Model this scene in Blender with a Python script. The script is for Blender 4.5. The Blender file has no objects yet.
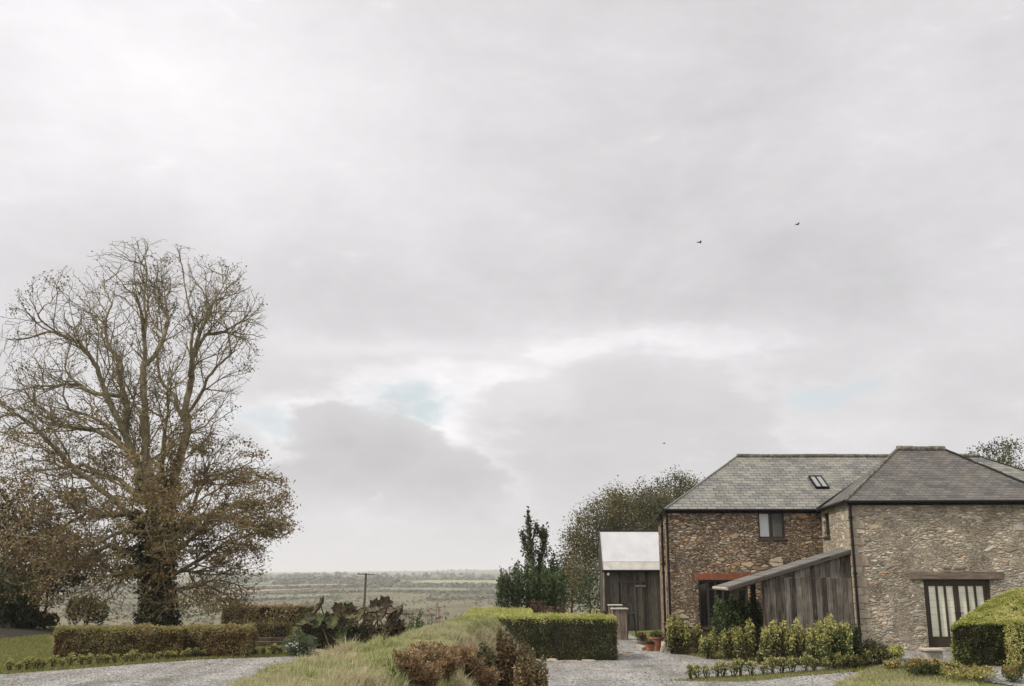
import bpy, bmesh, math, random
import numpy as np
from mathutils import Vector, noise as mnoise

random.seed(7)
RNG = np.random.default_rng(7)
scene = bpy.context.scene
C = scene.collection

# ------------------------------------------------------------------ camera model
F = 982.0
HORV = 572.0
PT = math.atan((HORV - 343) / F)
CP, SP = math.cos(PT), math.sin(PT)
EYE = 2.75

def ray(u, v):
    q = 343 - v
    return (u - 512, F * CP - q * SP, F * SP + q * CP)

def P(u, v, Y):
    x, y, z = ray(u, v)
    s = Y / y
    return Vector((x * s, Y, EYE + z * s))

def sstep(a, b, x):
    t = np.clip((np.asarray(x, float) - a) / (b - a), 0, 1)
    return t * t * (3 - 2 * t)

# ------------------------------------------------------------------ terrain
PY = np.array([-60, 2, 16, 52, 64, 80, 110, 200, 400, 600, 1000, 1600, 2500, 4000, 5600, 9000.])
PZ = np.array([.9, .9, 0, 0, -.5, -1.8, -6.5, -18, -30, -27, -20.5, -13.2, -7.0, -2.5, 3.5, 2.0])

def H(x, y):
    x = np.asarray(x, float); y = np.asarray(y, float)
    sh = 34 * sstep(2, 14, x) * (1 - sstep(150, 400, y))
    yy = np.where(y > 45, np.maximum(45, y - sh), y)
    z = np.interp(yy, PY, PZ)
    far = sstep(300, 1500, y)
    z = z + far * (y * .0009) * (np.sin(x * .0021 + 1.3) + .6 * np.sin(x * .0053 + y * .002) + .5 * np.sin(y * .0031 - x * .0012))
    z = z + 7 * sstep(4300, 5400, y) * np.exp(-((x + 150) / 420.) ** 2)
    mid = sstep(60, 150, y) * (1 - far)
    z = z + mid * .8 * np.sin(x * .05) * np.cos(y * .04)
    z = z + .42 * sstep(6, 11, x) * sstep(24.5, 30, y) * (1 - sstep(60, 90, y))
    z = z + .5 * np.exp(-((x + 22.5) / 3.8) ** 2 - ((y - 41) / 6.0) ** 2)
    return z

def hz(x, y):
    return float(H(x, y))

def GH(u, v, ymax=9000):
    """where the view ray through a photo pixel meets the terrain (used to take positions off the photo)"""
    rx, ry, rz = ray(u, v)
    y = 12.0
    py = y
    while y < ymax:
        z = EYE + rz / ry * y
        if z <= hz(rx / ry * y, y):
            a, b = py, y
            for _ in range(30):
                m = (a + b) / 2
                if EYE + rz / ry * m <= hz(rx / ry * m, m): b = m
                else: a = m
            return Vector((rx / ry * b, b, hz(rx / ry * b, b)))
        py = y
        y += max(.1, y * .004)
    return P(u, v, 4000)

# ------------------------------------------------------------------ materials
def newmat(name):
    m = bpy.data.materials.new(name); m.use_nodes = True
    nt = m.node_tree
    for n in list(nt.nodes): nt.nodes.remove(n)
    out = nt.nodes.new('ShaderNodeOutputMaterial')
    b = nt.nodes.new('ShaderNodeBsdfPrincipled')
    nt.links.new(b.outputs[0], out.inputs[0])
    return m, nt, b, out

class NT:
    def __init__(s, nt): s.nt = nt
    def n(s, t, **k):
        o = s.nt.nodes.new(t)
        for a, b in k.items(): setattr(o, a, b)
        return o
    def l(s, a, b): s.nt.links.new(a, b)
    def setin(s, node, i, v):
        if v is None: return
        if hasattr(v, 'is_output') or isinstance(v, bpy.types.NodeSocket): s.l(v, node.inputs[i])
        else: node.inputs[i].default_value = v
    def m(s, op, a, b=None, c=None, clamp=False):
        o = s.n('ShaderNodeMath', operation=op); o.use_clamp = clamp
        s.setin(o, 0, a); s.setin(o, 1, b); s.setin(o, 2, c)
        return o.outputs[0]
    def mapping(s, vec, scale=(1, 1, 1), loc=(0, 0, 0)):
        o = s.n('ShaderNodeMapping'); s.l(vec, o.inputs[0])
        o.inputs['Scale'].default_value = scale; o.inputs['Location'].default_value = loc
        return o.outputs[0]
    def noise(s, vec, scale, detail=3, rough=.55, dist=0):
        o = s.n('ShaderNodeTexNoise'); s.l(vec, o.inputs['Vector'])
        o.inputs['Scale'].default_value = scale; o.inputs['Detail'].default_value = detail
        o.inputs['Roughness'].default_value = rough; o.inputs['Distortion'].default_value = dist
        return o
    def ramp(s, fac, stops, interp='LINEAR'):
        o = s.n('ShaderNodeValToRGB'); o.color_ramp.interpolation = interp
        e = o.color_ramp.elements
        while len(e) > 1: e.remove(e[0])
        e[0].position = stops[0][0]; e[0].color = (*stops[0][1], 1)
        for p, c in stops[1:]:
            x = e.new(p); x.color = (*c, 1)
        s.l(fac, o.inputs[0])
        return o.outputs[0]
    def mix(s, fac, a, b, blend='MIX'):
        o = s.n('ShaderNodeMix', data_type='RGBA', blend_type=blend)
        s.setin(o, 0, fac)
        for i, v in ((6, a), (7, b)):
            if isinstance(v, tuple): o.inputs[i].default_value = (*v, 1) if len(v) == 3 else v
            else: s.l(v, o.inputs[i])
        return o.outputs[2]
    def maprange(s, v, a, b, c=0, d=1, smooth=True):
        o = s.n('ShaderNodeMapRange'); o.interpolation_type = 'SMOOTHSTEP' if smooth else 'LINEAR'
        s.setin(o, 0, v); o.inputs[1].default_value = a; o.inputs[2].default_value = b
        o.inputs[3].default_value = c; o.inputs[4].default_value = d
        return o.outputs[0]
    def bump(s, h, strength, dist, bsdf):
        o = s.n('ShaderNodeBump'); o.inputs['Strength'].default_value = strength; o.inputs['Distance'].default_value = dist
        s.l(h, o.inputs['Height']); s.l(o.outputs[0], bsdf.inputs['Normal'])

def objco(g): return g.n('ShaderNodeTexCoord').outputs['Object']

LC = {}
def leaf_mat(name, cols, trans=.3, rough=.55, patch=None):
    """cols: colours leaves take; every leaf is picked by its own random value"""
    m, nt, b, out = newmat(name); g = NT(nt); LC[m.name] = cols
    at = g.n('ShaderNodeAttribute', attribute_name='rnd')
    n = len(cols)
    col = g.ramp(at.outputs['Fac'], [(i / max(1, n - 1), c) for i, c in enumerate(cols)])
    if patch:
        nz = g.noise(objco(g), patch[0], 3)
        f = g.maprange(nz.outputs[0], .42, .62)
        col = g.mix(f, col, g.mix(.75, col, patch[1]))
    g.l(col, b.inputs['Base Color'])
    b.inputs['Roughness'].default_value = rough
    b.inputs['Specular IOR Level'].default_value = .25
    t = g.n('ShaderNodeBsdfTranslucent'); g.l(col, t.inputs[0])
    mx = g.n('ShaderNodeMixShader'); mx.inputs[0].default_value = trans
    g.l(b.outputs[0], mx.inputs[1]); g.l(t.outputs[0], mx.inputs[2]); g.l(mx.outputs[0], out.inputs[0])
    return m

def plain(name, col, rough=.7, var=.25, scale=8, bump=.2, metal=0, spec=.3, stretch=(1, 1, 1), col2=None):
    m, nt, b, out = newmat(name); g = NT(nt)
    co = g.mapping(objco(g), stretch)
    nz = g.noise(co, scale, 5, .6)
    c2 = col2 or tuple(min(1, c * (1 + var)) for c in col)
    c1 = tuple(c * (1 - var) for c in col)
    g.l(g.ramp(nz.outputs[0], [(.3, c1), (.5, col), (.72, c2)]), b.inputs['Base Color'])
    b.inputs['Roughness'].default_value = rough; b.inputs['Metallic'].default_value = metal
    b.inputs['Specular IOR Level'].default_value = spec
    if bump: g.bump(nz.outputs[0], bump, .02, b)
    return m

def rubble(name, cols, mortar, scale, mort_w=.05, warp=.25, zs=2.1, patchcol=None, bump=.9, patchpos=(), bigt=.86):
    m, nt, b, out = newmat(name); g = NT(nt)
    oc = objco(g)
    wn = g.noise(oc, 2.2, 2)
    wv = g.n('ShaderNodeVectorMath', operation='SCALE'); 
    sub = g.n('ShaderNodeVectorMath', operation='SUBTRACT'); g.l(wn.outputs['Color'], sub.inputs[0]); sub.inputs[1].default_value = (.5, .5, .5)
    g.l(sub.outputs[0], wv.inputs[0]); wv.inputs['Scale'].default_value = warp
    fine = g.noise(oc, 17, 2)
    sub2 = g.n('ShaderNodeVectorMath', operation='SUBTRACT'); g.l(fine.outputs['Color'], sub2.inputs[0]); sub2.inputs[1].default_value = (.5, .5, .5)
    wv2 = g.n('ShaderNodeVectorMath', operation='SCALE'); g.l(sub2.outputs[0], wv2.inputs[0]); wv2.inputs['Scale'].default_value = .075
    ad = g.n('ShaderNodeVectorMath', operation='ADD'); g.l(oc, ad.inputs[0]); g.l(wv.outputs[0], ad.inputs[1])
    ad2 = g.n('ShaderNodeVectorMath', operation='ADD'); g.l(ad.outputs[0], ad2.inputs[0]); g.l(wv2.outputs[0], ad2.inputs[1])
    def layer(sc, zsx, off):
        co = g.mapping(ad2.outputs[0], (sc, sc, sc * zsx), off)
        v1 = g.n('ShaderNodeTexVoronoi'); g.l(co, v1.inputs['Vector']); v1.inputs['Scale'].default_value = 1
        v2 = g.n('ShaderNodeTexVoronoi', feature='DISTANCE_TO_EDGE'); g.l(co, v2.inputs['Vector']); v2.inputs['Scale'].default_value = 1
        return v1.outputs['Color'], v2.outputs['Distance']
    c1, d1 = layer(scale, zs, (0, 0, 0))
    c2, d2 = layer(scale * .52, zs * .8, (3.3, 1.7, 8.1))
    c3, d3 = layer(scale * 2.0, zs * 1.1, (5.3, 2.7, 1.1))
    # large stones where a low-frequency value of the big layer is high, gallets (small) elsewhere
    sp = g.n('ShaderNodeSeparateColor'); g.l(c2, sp.inputs[0])
    big = g.m('GREATER_THAN', sp.outputs[1], bigt)
    pn = g.noise(oc, 1.1, 2)
    small = g.m('GREATER_THAN', pn.outputs[0], .53)
    col = g.mix(small, c1, c3); col = g.mix(big, col, c2)
    def fmix(f, a, bb):
        o = g.n('ShaderNodeMix', data_type='FLOAT'); g.l(f, o.inputs[0]); g.l(a, o.inputs[2]); g.l(bb, o.inputs[3]); return o.outputs[0]
    dist = fmix(small, d1, d3); dist = fmix(big, dist, g.m('MULTIPLY', d2, 1.6))
    s2 = g.n('ShaderNodeSeparateColor'); g.l(col, s2.inputs[0])
    n = len(cols)
    base = g.ramp(s2.outputs[0], [(i / n, c) for i, c in enumerate(cols)], 'CONSTANT')
    tone = g.m('MULTIPLY_ADD', s2.outputs[2], .7, .65)
    base = g.mix(1, base, g.ramp(tone, [(0, (0, 0, 0)), (1, (1, 1, 1))]), 'MULTIPLY')
    base2 = g.mix(1, base, (1.25, 1.25, 1.25), 'MULTIPLY')
    grain = g.noise(oc, 34, 4, .7)
    base3 = g.mix(.7, base2, g.ramp(grain.outputs[0], [(.28, (.62, .6, .58)), (.5, (.95, .95, .95)), (.75, (1.35, 1.35, 1.35))]), 'MULTIPLY')
    mm = g.maprange(dist, mort_w * .35, mort_w * 1.6)
    mn = g.noise(oc, 3.1, 3)
    mcol = g.ramp(mn.outputs[0], [(.35, tuple(c * .62 for c in mortar)), (.6, mortar)])
    col = g.mix(mm, mcol, base3)
    # broad weather stains
    st = g.noise(g.mapping(oc, (1, 1, .6)), .9, 4, .6)
    col = g.mix(1, col, g.ramp(st.outputs[0], [(.3, (.66, .65, .62)), (.5, (1, 1, 1)), (.7, (1.15, 1.13, 1.08))]), 'MULTIPLY')
    for (c, r, pc) in patchpos:
        dv = g.n('ShaderNodeVectorMath', operation='DISTANCE'); g.l(ad.outputs[0], dv.inputs[0]); dv.inputs[1].default_value = c
        dn = g.m('ADD', dv.outputs['Value'], g.m('MULTIPLY', pn.outputs[0], -.5))
        f = g.maprange(dn, r, r * .4)
        col = g.mix(g.m('MULTIPLY', f, .55), col, g.mix(.6, col, pc))
    g.l(col, b.inputs['Base Color'])
    b.inputs['Roughness'].default_value = .9; b.inputs['Specular IOR Level'].default_value = .15
    hgt = g.m('ADD', g.m('MULTIPLY', g.maprange(dist, 0, mort_w * 3.2), 1.0), g.m('MULTIPLY', grain.outputs[0], .35))
    hgt = g.m('ADD', hgt, g.m('MULTIPLY', s2.outputs[1], .5))
    g.bump(hgt, bump, .045, b)
    return m

def slate(name, c1, c2, w, h, lichen, lich_amt=.5, mort=(.03, .03, .03)):
    m, nt, b, out = newmat(name); g = NT(nt)
    uv = g.n('ShaderNodeTexCoord').outputs['UV']
    wn = g.noise(uv, 9, 2)
    ad = g.n('ShaderNodeVectorMath', operation='MULTIPLY_ADD'); g.l(wn.outputs['Color'], ad.inputs[0]); ad.inputs[1].default_value = (.03, .03, 0); g.l(uv, ad.inputs[2])
    br = g.n('ShaderNodeTexBrick'); g.l(ad.outputs[0], br.inputs['Vector'])
    br.inputs['Scale'].default_value = 1; br.inputs['Brick Width'].default_value = w; br.inputs['Row Height'].default_value = h
    br.inputs['Mortar Size'].default_value = .012; br.inputs['Mortar Smooth'].default_value = .35; br.inputs['Bias'].default_value = 0
    br.inputs['Color1'].default_value = (*c1, 1); br.inputs['Color2'].default_value = (*c2, 1); br.inputs['Mortar'].default_value = (*mort, 1)
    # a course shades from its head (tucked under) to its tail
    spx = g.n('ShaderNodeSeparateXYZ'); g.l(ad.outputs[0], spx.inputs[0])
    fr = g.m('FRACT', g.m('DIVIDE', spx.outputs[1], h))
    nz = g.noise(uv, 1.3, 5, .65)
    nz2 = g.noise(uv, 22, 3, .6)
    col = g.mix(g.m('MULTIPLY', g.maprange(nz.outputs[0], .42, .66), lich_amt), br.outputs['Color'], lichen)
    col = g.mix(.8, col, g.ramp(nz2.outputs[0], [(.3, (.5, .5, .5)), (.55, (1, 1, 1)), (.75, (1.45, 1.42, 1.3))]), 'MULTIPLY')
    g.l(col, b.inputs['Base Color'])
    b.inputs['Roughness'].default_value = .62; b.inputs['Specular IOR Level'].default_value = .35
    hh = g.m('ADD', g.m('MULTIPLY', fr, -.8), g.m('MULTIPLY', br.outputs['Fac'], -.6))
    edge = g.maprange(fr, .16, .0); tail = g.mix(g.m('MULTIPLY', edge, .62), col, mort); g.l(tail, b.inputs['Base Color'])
    hh = g.m('ADD', hh, g.m('MULTIPLY', nz2.outputs[0], .4))
    g.bump(hh, .9, .03, b)
    return m

def wood(name, cd, cm, cl, axis='z', rough=.85, zs=.5):
    m, nt, b, out = newmat(name); g = NT(nt)
    oc = objco(g)
    st = {'z': (9, 9, zs), 'x': (zs, 9, 9), 'y': (9, zs, 9)}[axis]
    at = g.n('ShaderNodeAttribute', attribute_name='rnd')
    cx = g.n('ShaderNodeCombineXYZ'); g.l(g.m('MULTIPLY', at.outputs['Fac'], 37), cx.inputs[0]); g.l(g.m('MULTIPLY', at.outputs['Fac'], 13), cx.inputs[2])
    av = g.n('ShaderNodeVectorMath', operation='ADD'); g.l(oc, av.inputs[0]); g.l(cx.outputs[0], av.inputs[1])
    nz = g.noise(g.mapping(av.outputs[0], st), 3, 5, .65, .6)
    blot = g.noise(av.outputs[0], 2.3, 3)
    f = g.m('ADD', g.m('MULTIPLY', nz.outputs[0], .7), g.m('MULTIPLY', blot.outputs[0], .3))
    f = g.m('ADD', f, g.m('MULTIPLY_ADD', at.outputs['Fac'], .22, -.11))
    g.l(g.ramp(f, [(.36, cd), (.5, cm), (.66, cl)]), b.inputs['Base Color'])
    b.inputs['Roughness'].default_value = rough; b.inputs['Specular IOR Level'].default_value = .2
    g.bump(nz.outputs[0], .4, .01, b)
    return m

M = {}
M['stone_brown'] = rubble('brown rubble stone', [(.39, .30, .205), (.24, .175, .12), (.34, .23, .145), (.45, .39, .31), (.29, .225, .16), (.46, .385, .28), (.18, .14, .105), (.33, .20, .12), (.35, .295, .235)],
    (.115, .085, .06), 4.5, .06, warp=.1, zs=3.1, bump=1.0, bigt=.93, patchpos=[((8.55, 35.3, 4.35), .75, (.30, .10, .045))])
M['stone_grey'] = rubble('buff grey rubble stone', [(.49, .43, .34), (.40, .355, .29), (.55, .48, .385), (.34, .295, .24), (.46, .375, .28), (.58, .53, .44), (.29, .245, .195), (.46, .33, .225), (.45, .415, .355)],
    (.47, .415, .335), 4.9, .09, warp=.1, zs=2.9, bump=1.0, bigt=.92,
    patchpos=[((14.2, 31, 3.15), 1.5, (.42, .24, .13)), ((10.9, 31, 2.2), .8, (.36, .21, .13)), ((16, 31, 4.6), .7, (.36, .2, .1)), ((11.2, 31, 4.4), .6, (.13, .12, .1))])
M['slate_green'] = slate('green grey slate', (.21, .205, .185), (.10, .10, .092), .34, .215, (.27, .255, .20), .55)
M['slate_dark'] = slate('dark grey slate', (.12, .11, .098), (.055, .05, .045), .27, .19, (.17, .15, .115), .45)
M['slate_porch'] = slate('porch roof slate', (.16, .152, .14), (.12, .115, .107), .5, .6, (.2, .18, .14), .3)
M['ridge'] = plain('mossy ridge tile', (.105, .095, .078), .9, .5, 9, .6, col2=(.28, .25, .19))
M['black'] = plain('black painted metal', (.012, .011, .011), .6, .1, 5, 0, spec=.15)
M['brown_paint'] = plain('dark brown painted timber', (.050, .038, .025), .6, .15, 20, .1)
M['dark_timber'] = plain('dark timber', (.07, .055, .042), .8, .3, 20, .2)
M['board'] = wood('weathered grey boards', (.032, .026, .021), (.105, .091, .076), (.23, .21, .18))
M['shed_board'] = wood('dark stained boards', (.03, .026, .021), (.062, .053, .044), (.11, .096, .08))
M['lintel'] = wood('old oak lintel', (.08, .062, .048), (.17, .135, .105), (.27, .22, .175), 'x')
M['pale_wood'] = wood('sun bleached slats', (.10, .08, .06), (.20, .165, .13), (.31, .265, .215))
M['sleeper'] = wood('brown sleeper', (.03, .022, .015), (.065, .045, .03), (.12, .085, .06), 'x')
M['pole'] = wood('tarred pole', (.045, .038, .03), (.09, .075, .06), (.14, .12, .1))
M['brick'] = plain('orange red brick', (.25, .09, .05), .85, .3, 14, .3)
M['white_sheet'] = plain('white roof sheet', (.47, .475, .49), .5, .12, 1.1, .02, spec=.3)
M['dirty_sheet'] = plain('weathered pale roof sheet', (.40, .39, .35), .6, .2, 3, .05)
M['white'] = plain('white plastic', (.8, .8, .78), .4, .03, 3, 0)
M['terracotta'] = plain('terracotta', (.30, .125, .075), .85, .3, 7, .2)
M['stone'] = plain('pale weathered stone', (.33, .30, .255), .9, .3, 9, .5)
M['stonedark'] = plain('lichened garden stone', (.22, .185, .15), .9, .4, 9, .5)
M['steps'] = plain('sandstone slabs', (.3, .245, .19), .9, .3, 5, .4)
M['soil'] = plain('leaf strewn soil', (.022, .018, .011), 1, .4, 12, .5)
M['bird'] = plain('dark feathers', (.03, .028, .03), .8, .1, 5, 0)
M['skinwall'] = plain('pale cut stone', (.38, .34, .29), .9, .2, 6, .4)

def glass(name, tint, refl=.55, col2=(.03, .035, .035)):
    m, nt, b, out = newmat(name); g = NT(nt)
    b.inputs['Base Color'].default_value = (*tint, 1); b.inputs['Roughness'].default_value = .06
    b.inputs['Specular IOR Level'].default_value = refl
    nz = g.noise(objco(g), 1.4, 1); g.bump(nz.outputs[0], .05, .05, b)
    return m
M['glass_dark'] = glass('dark window glass', (.02, .022, .022), .6)
M['glass_pale'] = glass('pale bluish window glass', (.50, .53, .53), .6)  # pale bluish pane colour
M['glass_roof'] = glass('roof window glass', (.20, .21, .21), .35)
M['glass_half'] = glass('window glass onto dim room', (.10, .11, .10), .9)
def clearglass():
    m, nt, b, out = newmat('clear door glass'); g = NT(nt)
    t = g.n('ShaderNodeBsdfTransparent'); gl = g.n('ShaderNodeBsdfGlossy'); gl.inputs['Roughness'].default_value = .04
    t.inputs[0].default_value = (.96, .97, .95, 1)
    mx = g.n('ShaderNodeMixShader'); mx.inputs[0].default_value = .06
    g.l(t.outputs[0], mx.inputs[1]); g.l(gl.outputs[0], mx.inputs[2]); g.l(mx.outputs[0], out.inputs[0])
    return m
M['glass_clear'] = clearglass()
M['blind'] = plain('cream blind', (.92, .89, .76), .8, .03, 3, 0)

# bark
def bark(name, cd, cm, cl, sc=4):
    m, nt, b, out = newmat(name); g = NT(nt)
    oc = objco(g)
    nz = g.noise(g.mapping(oc, (1.6, 1.6, .5)), sc, 5, .65)
    n2 = g.noise(oc, .5, 3)
    f = g.m('ADD', g.m('MULTIPLY', nz.outputs[0], .6), g.m('MULTIPLY', n2.outputs[0], .4))
    g.l(g.ramp(f, [(.38, cd), (.5, cm), (.62, cl)]), b.inputs['Base Color'])
    b.inputs['Roughness'].default_value = .95; b.inputs['Specular IOR Level'].default_value = .1
    g.bump(nz.outputs[0], .6, .04, b)
    return m
M['bark'] = bark('olive brown bark', (.085, .07, .04), (.18, .15, .092), (.30, .25, .16))
M['bark_dark'] = bark('dark bark', (.03, .024, .017), (.055, .044, .032), (.09, .072, .05))
M['stem'] = bark('brown stems', (.05, .035, .02), (.09, .065, .04), (.13, .1, .06))
# foliage
M['leaf_autumn'] = leaf_mat('autumn sycamore leaves', [(.045, .052, .02), (.11, .10, .036), (.18, .13, .053), (.27, .19, .085), (.17, .10, .048), (.28, .24, .12)], .3)
M['leaf_tuft'] = leaf_mat('olive tufts', [(.07, .075, .03), (.12, .11, .05), (.09, .07, .035)], .25)
M['leaf_leftwood'] = leaf_mat('left wood leaves', [(.035, .04, .016), (.08, .065, .025), (.13, .08, .035), (.07, .06, .022), (.17, .10, .05)], .28)
M['ivy'] = leaf_mat('dark ivy', [(.012, .018, .008), (.028, .038, .015), (.04, .04, .018), (.06, .07, .03)], .1, .5)
M['leaf_bronze'] = leaf_mat('bronze green leaves', [(.055, .062, .022), (.10, .095, .036), (.17, .125, .055), (.085, .08, .03), (.17, .15, .065)], .25, patch=(.35, (.045, .06, .025)))
M['leaf_dark'] = leaf_mat('dark evergreen leaves', [(.02, .032, .012), (.04, .06, .02), (.06, .08, .03), (.03, .045, .018)], .15)
M['leaf_mid'] = leaf_mat('mid green shrub leaves', [(.035, .06, .018), (.07, .10, .03), (.10, .13, .045), (.05, .075, .025)], .25)
M['leaf_spire'] = leaf_mat('olive climbing leaves', [(.03, .04, .018), (.07, .08, .035), (.11, .115, .055)], .2)
M['leaf_tip'] = leaf_mat('yellow tipped shrub leaves', [(.15, .17, .045), (.28, .27, .075), (.40, .37, .13), (.48, .43, .20)], .3)
M['leaf_base'] = leaf_mat('dull green shrub leaves', [(.025, .035, .012), (.05, .065, .02), (.09, .10, .03)], .2)
M['leaf_box'] = leaf_mat('box hedge leaves', [(.018, .028, .008), (.034, .048, .013), (.06, .078, .02), (.13, .145, .045)], .12, patch=(.9, (.07, .06, .022)))  # side leaves, darkened to carry the shade on the hedge fronts
M['leaf_boxtop'] = leaf_mat('sunlit yellow green hedge leaves', [(.20, .23, .045), (.31, .33, .075), (.42, .41, .13), (.50, .48, .20)], .35)  # box leaves brightened: sunlight on the hedge put into the colour
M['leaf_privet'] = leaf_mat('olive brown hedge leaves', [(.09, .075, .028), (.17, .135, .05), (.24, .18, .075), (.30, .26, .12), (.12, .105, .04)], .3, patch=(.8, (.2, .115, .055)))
M['leaf_privet_top'] = leaf_mat('sunny top of olive hedge', [(.16, .15, .045), (.25, .22, .075), (.33, .29, .12), (.22, .16, .07)], .3)  # lighter copy of the olive leaves, with sun painted in
M['leaf_beech'] = leaf_mat('brown beech leaves', [(.22, .165, .085), (.32, .24, .13), (.40, .31, .18), (.26, .22, .105)], .3)
M['leaf_fern'] = leaf_mat('rusty bracken', [(.11, .065, .032), (.22, .135, .065), (.33, .21, .105), (.44, .33, .19), (.15, .09, .045), (.22, .2, .09)], .35)
M['leaf_redfern'] = leaf_mat('red brown foliage', [(.045, .03, .017), (.095, .055, .03), (.15, .085, .043), (.075, .045, .022), (.14, .11, .05)], .3)
M['leaf_gunnera'] = leaf_mat('giant rhubarb leaves', [(.06, .085, .03), (.09, .12, .04), (.15, .17, .06), (.12, .085, .04), (.07, .045, .03)], .3, .45)
M['leaf_gunnera_brown'] = leaf_mat('browned giant leaves', [(.07, .042, .028), (.13, .085, .05), (.05, .055, .025), (.20, .15, .10)], .25, .5)
M['leaf_grey'] = leaf_mat('silvery leaves', [(.14, .15, .12), (.22, .23, .19), (.11, .12, .09), (.3, .29, .24)], .2)
M['leaf_pink'] = leaf_mat('faded flower heads', [(.10, .03, .03), (.16, .06, .05), (.25, .15, .13), (.06, .03, .025)], .2)
M['leaf_orange'] = leaf_mat('orange tinted leaves', [(.33, .16, .05), (.22, .18, .06), (.14, .15, .04), (.40, .26, .1)], .3)
M['petal'] = leaf_mat('white petals', [(.75, .75, .72), (.6, .62, .58)], .3)
M['grass_green'] = leaf_mat('bank grass', [(.12, .155, .04), (.22, .265, .075), (.34, .365, .13), (.44, .44, .21), (.55, .53, .33)], .4, patch=(.55, (.46, .42, .27)))
M['grass_lawn'] = leaf_mat('verge grass', [(.10, .12, .03), (.17, .19, .05), (.26, .26, .09), (.33, .30, .13)], .35)
M['grass_straw'] = leaf_mat('straw grass', [(.3, .26, .14), (.42, .37, .22), (.56, .5, .34), (.4, .32, .2)], .35)
M['fallen'] = leaf_mat('fallen leaves', [(.2, .09, .045), (.3, .16, .08), (.36, .22, .13)], .2)
M['far_tree'] = leaf_mat('distant foliage', [(.06, .07, .036), (.09, .095, .05), (.12, .115, .062), (.15, .14, .085)], .1)

# ground materials
def ground_mat():
    m, nt, b, out = newmat('meadow and moor'); g = NT(nt)
    oc = objco(g)
    sx = g.n('ShaderNodeSeparateXYZ'); g.l(oc, sx.inputs[0])
    near = g.noise(oc, 1.7, 5, .6); fine = g.noise(oc, 14, 4, .7)
    c1 = g.ramp(near.outputs[0], [(.3, (.07, .075, .025)), (.5, (.115, .125, .04)), (.68, (.19, .17, .08))])
    c1 = g.mix(.7, c1, g.ramp(fine.outputs[0], [(.3, (.5, .5, .45)), (.5, (1, 1, 1)), (.7, (1.35, 1.3, 1.2))]), 'MULTIPLY')
    f1 = g.noise(g.mapping(oc, (1, .55, 1)), .018, 6, .7)
    c2 = g.ramp(f1.outputs[0], [(.32, (.06, .062, .03)), (.44, (.10, .092, .048)), (.54, (.145, .122, .072)), (.62, (.125, .13, .066)), (.74, (.17, .18, .09))])
    far = g.maprange(sx.outputs[1], 70, 140)
    col = g.mix(far, c1, c2)
    g.l(col, b.inputs['Base Color']); b.inputs['Roughness'].default_value = 1; b.inputs['Specular IOR Level'].default_value = .1
    g.bump(fine.outputs[0], .5, .04, b)
    return m
M['ground'] = ground_mat()
def gravel_mat():
    m, nt, b, out = newmat('grey gravel'); g = NT(nt)
    oc = objco(g)
    v = g.n('ShaderNodeTexVoronoi'); g.l(oc, v.inputs['Vector']); v.inputs['Scale'].default_value = 26
    sp = g.n('ShaderNodeSeparateColor'); g.l(v.outputs['Color'], sp.inputs[0])
    col = g.ramp(sp.outputs[0], [(0, (.08, .078, .074)), (.35, (.185, .18, .172)), (.7, (.29, .283, .272)), (1, (.46, .45, .43))])
    big = g.noise(oc, .7, 5, .6)
    col = g.mix(1, col, g.ramp(big.outputs[0], [(.3, (.72, .71, .68)), (.5, (1, 1, 1)), (.7, (1.12, 1.12, 1.12))]), 'MULTIPLY')
    tr = g.noise(g.mapping(oc, (1.1, .16, 1)), 1.0, 3, .5, .4)
    col = g.mix(1, col, g.ramp(tr.outputs[0], [(.36, (.80, .79, .76)), (.5, (1, 1, 1)), (.62, (1.14, 1.14, 1.13))]), 'MULTIPLY')
    dirt = g.noise(oc, 2.1, 4, .7)
    col = g.mix(g.m('MULTIPLY', g.maprange(dirt.outputs[0], .58, .72), .5), col, (.14, .12, .08))
    g.l(col, b.inputs['Base Color']); b.inputs['Roughness'].default_value = .95; b.inputs['Specular IOR Level'].default_value = .1
    g.bump(g.m('MULTIPLY', v.outputs['Distance'], -1), 1, .03, b)
    return m
M['gravel'] = gravel_mat()
M['bankearth'] = plain('turf bank', (.12, .11, .05), 1, .5, 4, .6, col2=(.24, .2, .11))
M['field_green'] = plain('pale green field', (.20, .215, .115), 1, .12, .02, 0)
M['field_green_b'] = plain('dull green field', (.13, .15, .085), 1, .15, .02, 0)
M['field_tan'] = plain('stubble field', (.235, .18, .125), 1, .12, .02, 0)
M['field_moor'] = plain('rough olive pasture', (.14, .132, .078), 1, .2, .03, 0)
M['lawn'] = plain('lawn', (.13, .15, .045), 1, .35, 3, .4, col2=(.22, .22, .08))

# ------------------------------------------------------------------ mesh tools
OFF = {}
def link(o, parent=None):
    C.objects.link(o)
    if parent is not None: o.parent = parent
    return o

def tag(o, label=None, cat=None, group=None, kind=None):
    if label: o['label'] = label
    if cat: o['category'] = cat
    if group: o['group'] = group
    if kind: o['kind'] = kind
    return o

def thing(name, label, cat, loc, group=None):
    o = bpy.data.objects.new(name, None); o.empty_display_size = .2
    o.location = loc; link(o); OFF[o.name] = Vector(loc)
    return tag(o, label, cat, group)

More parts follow.
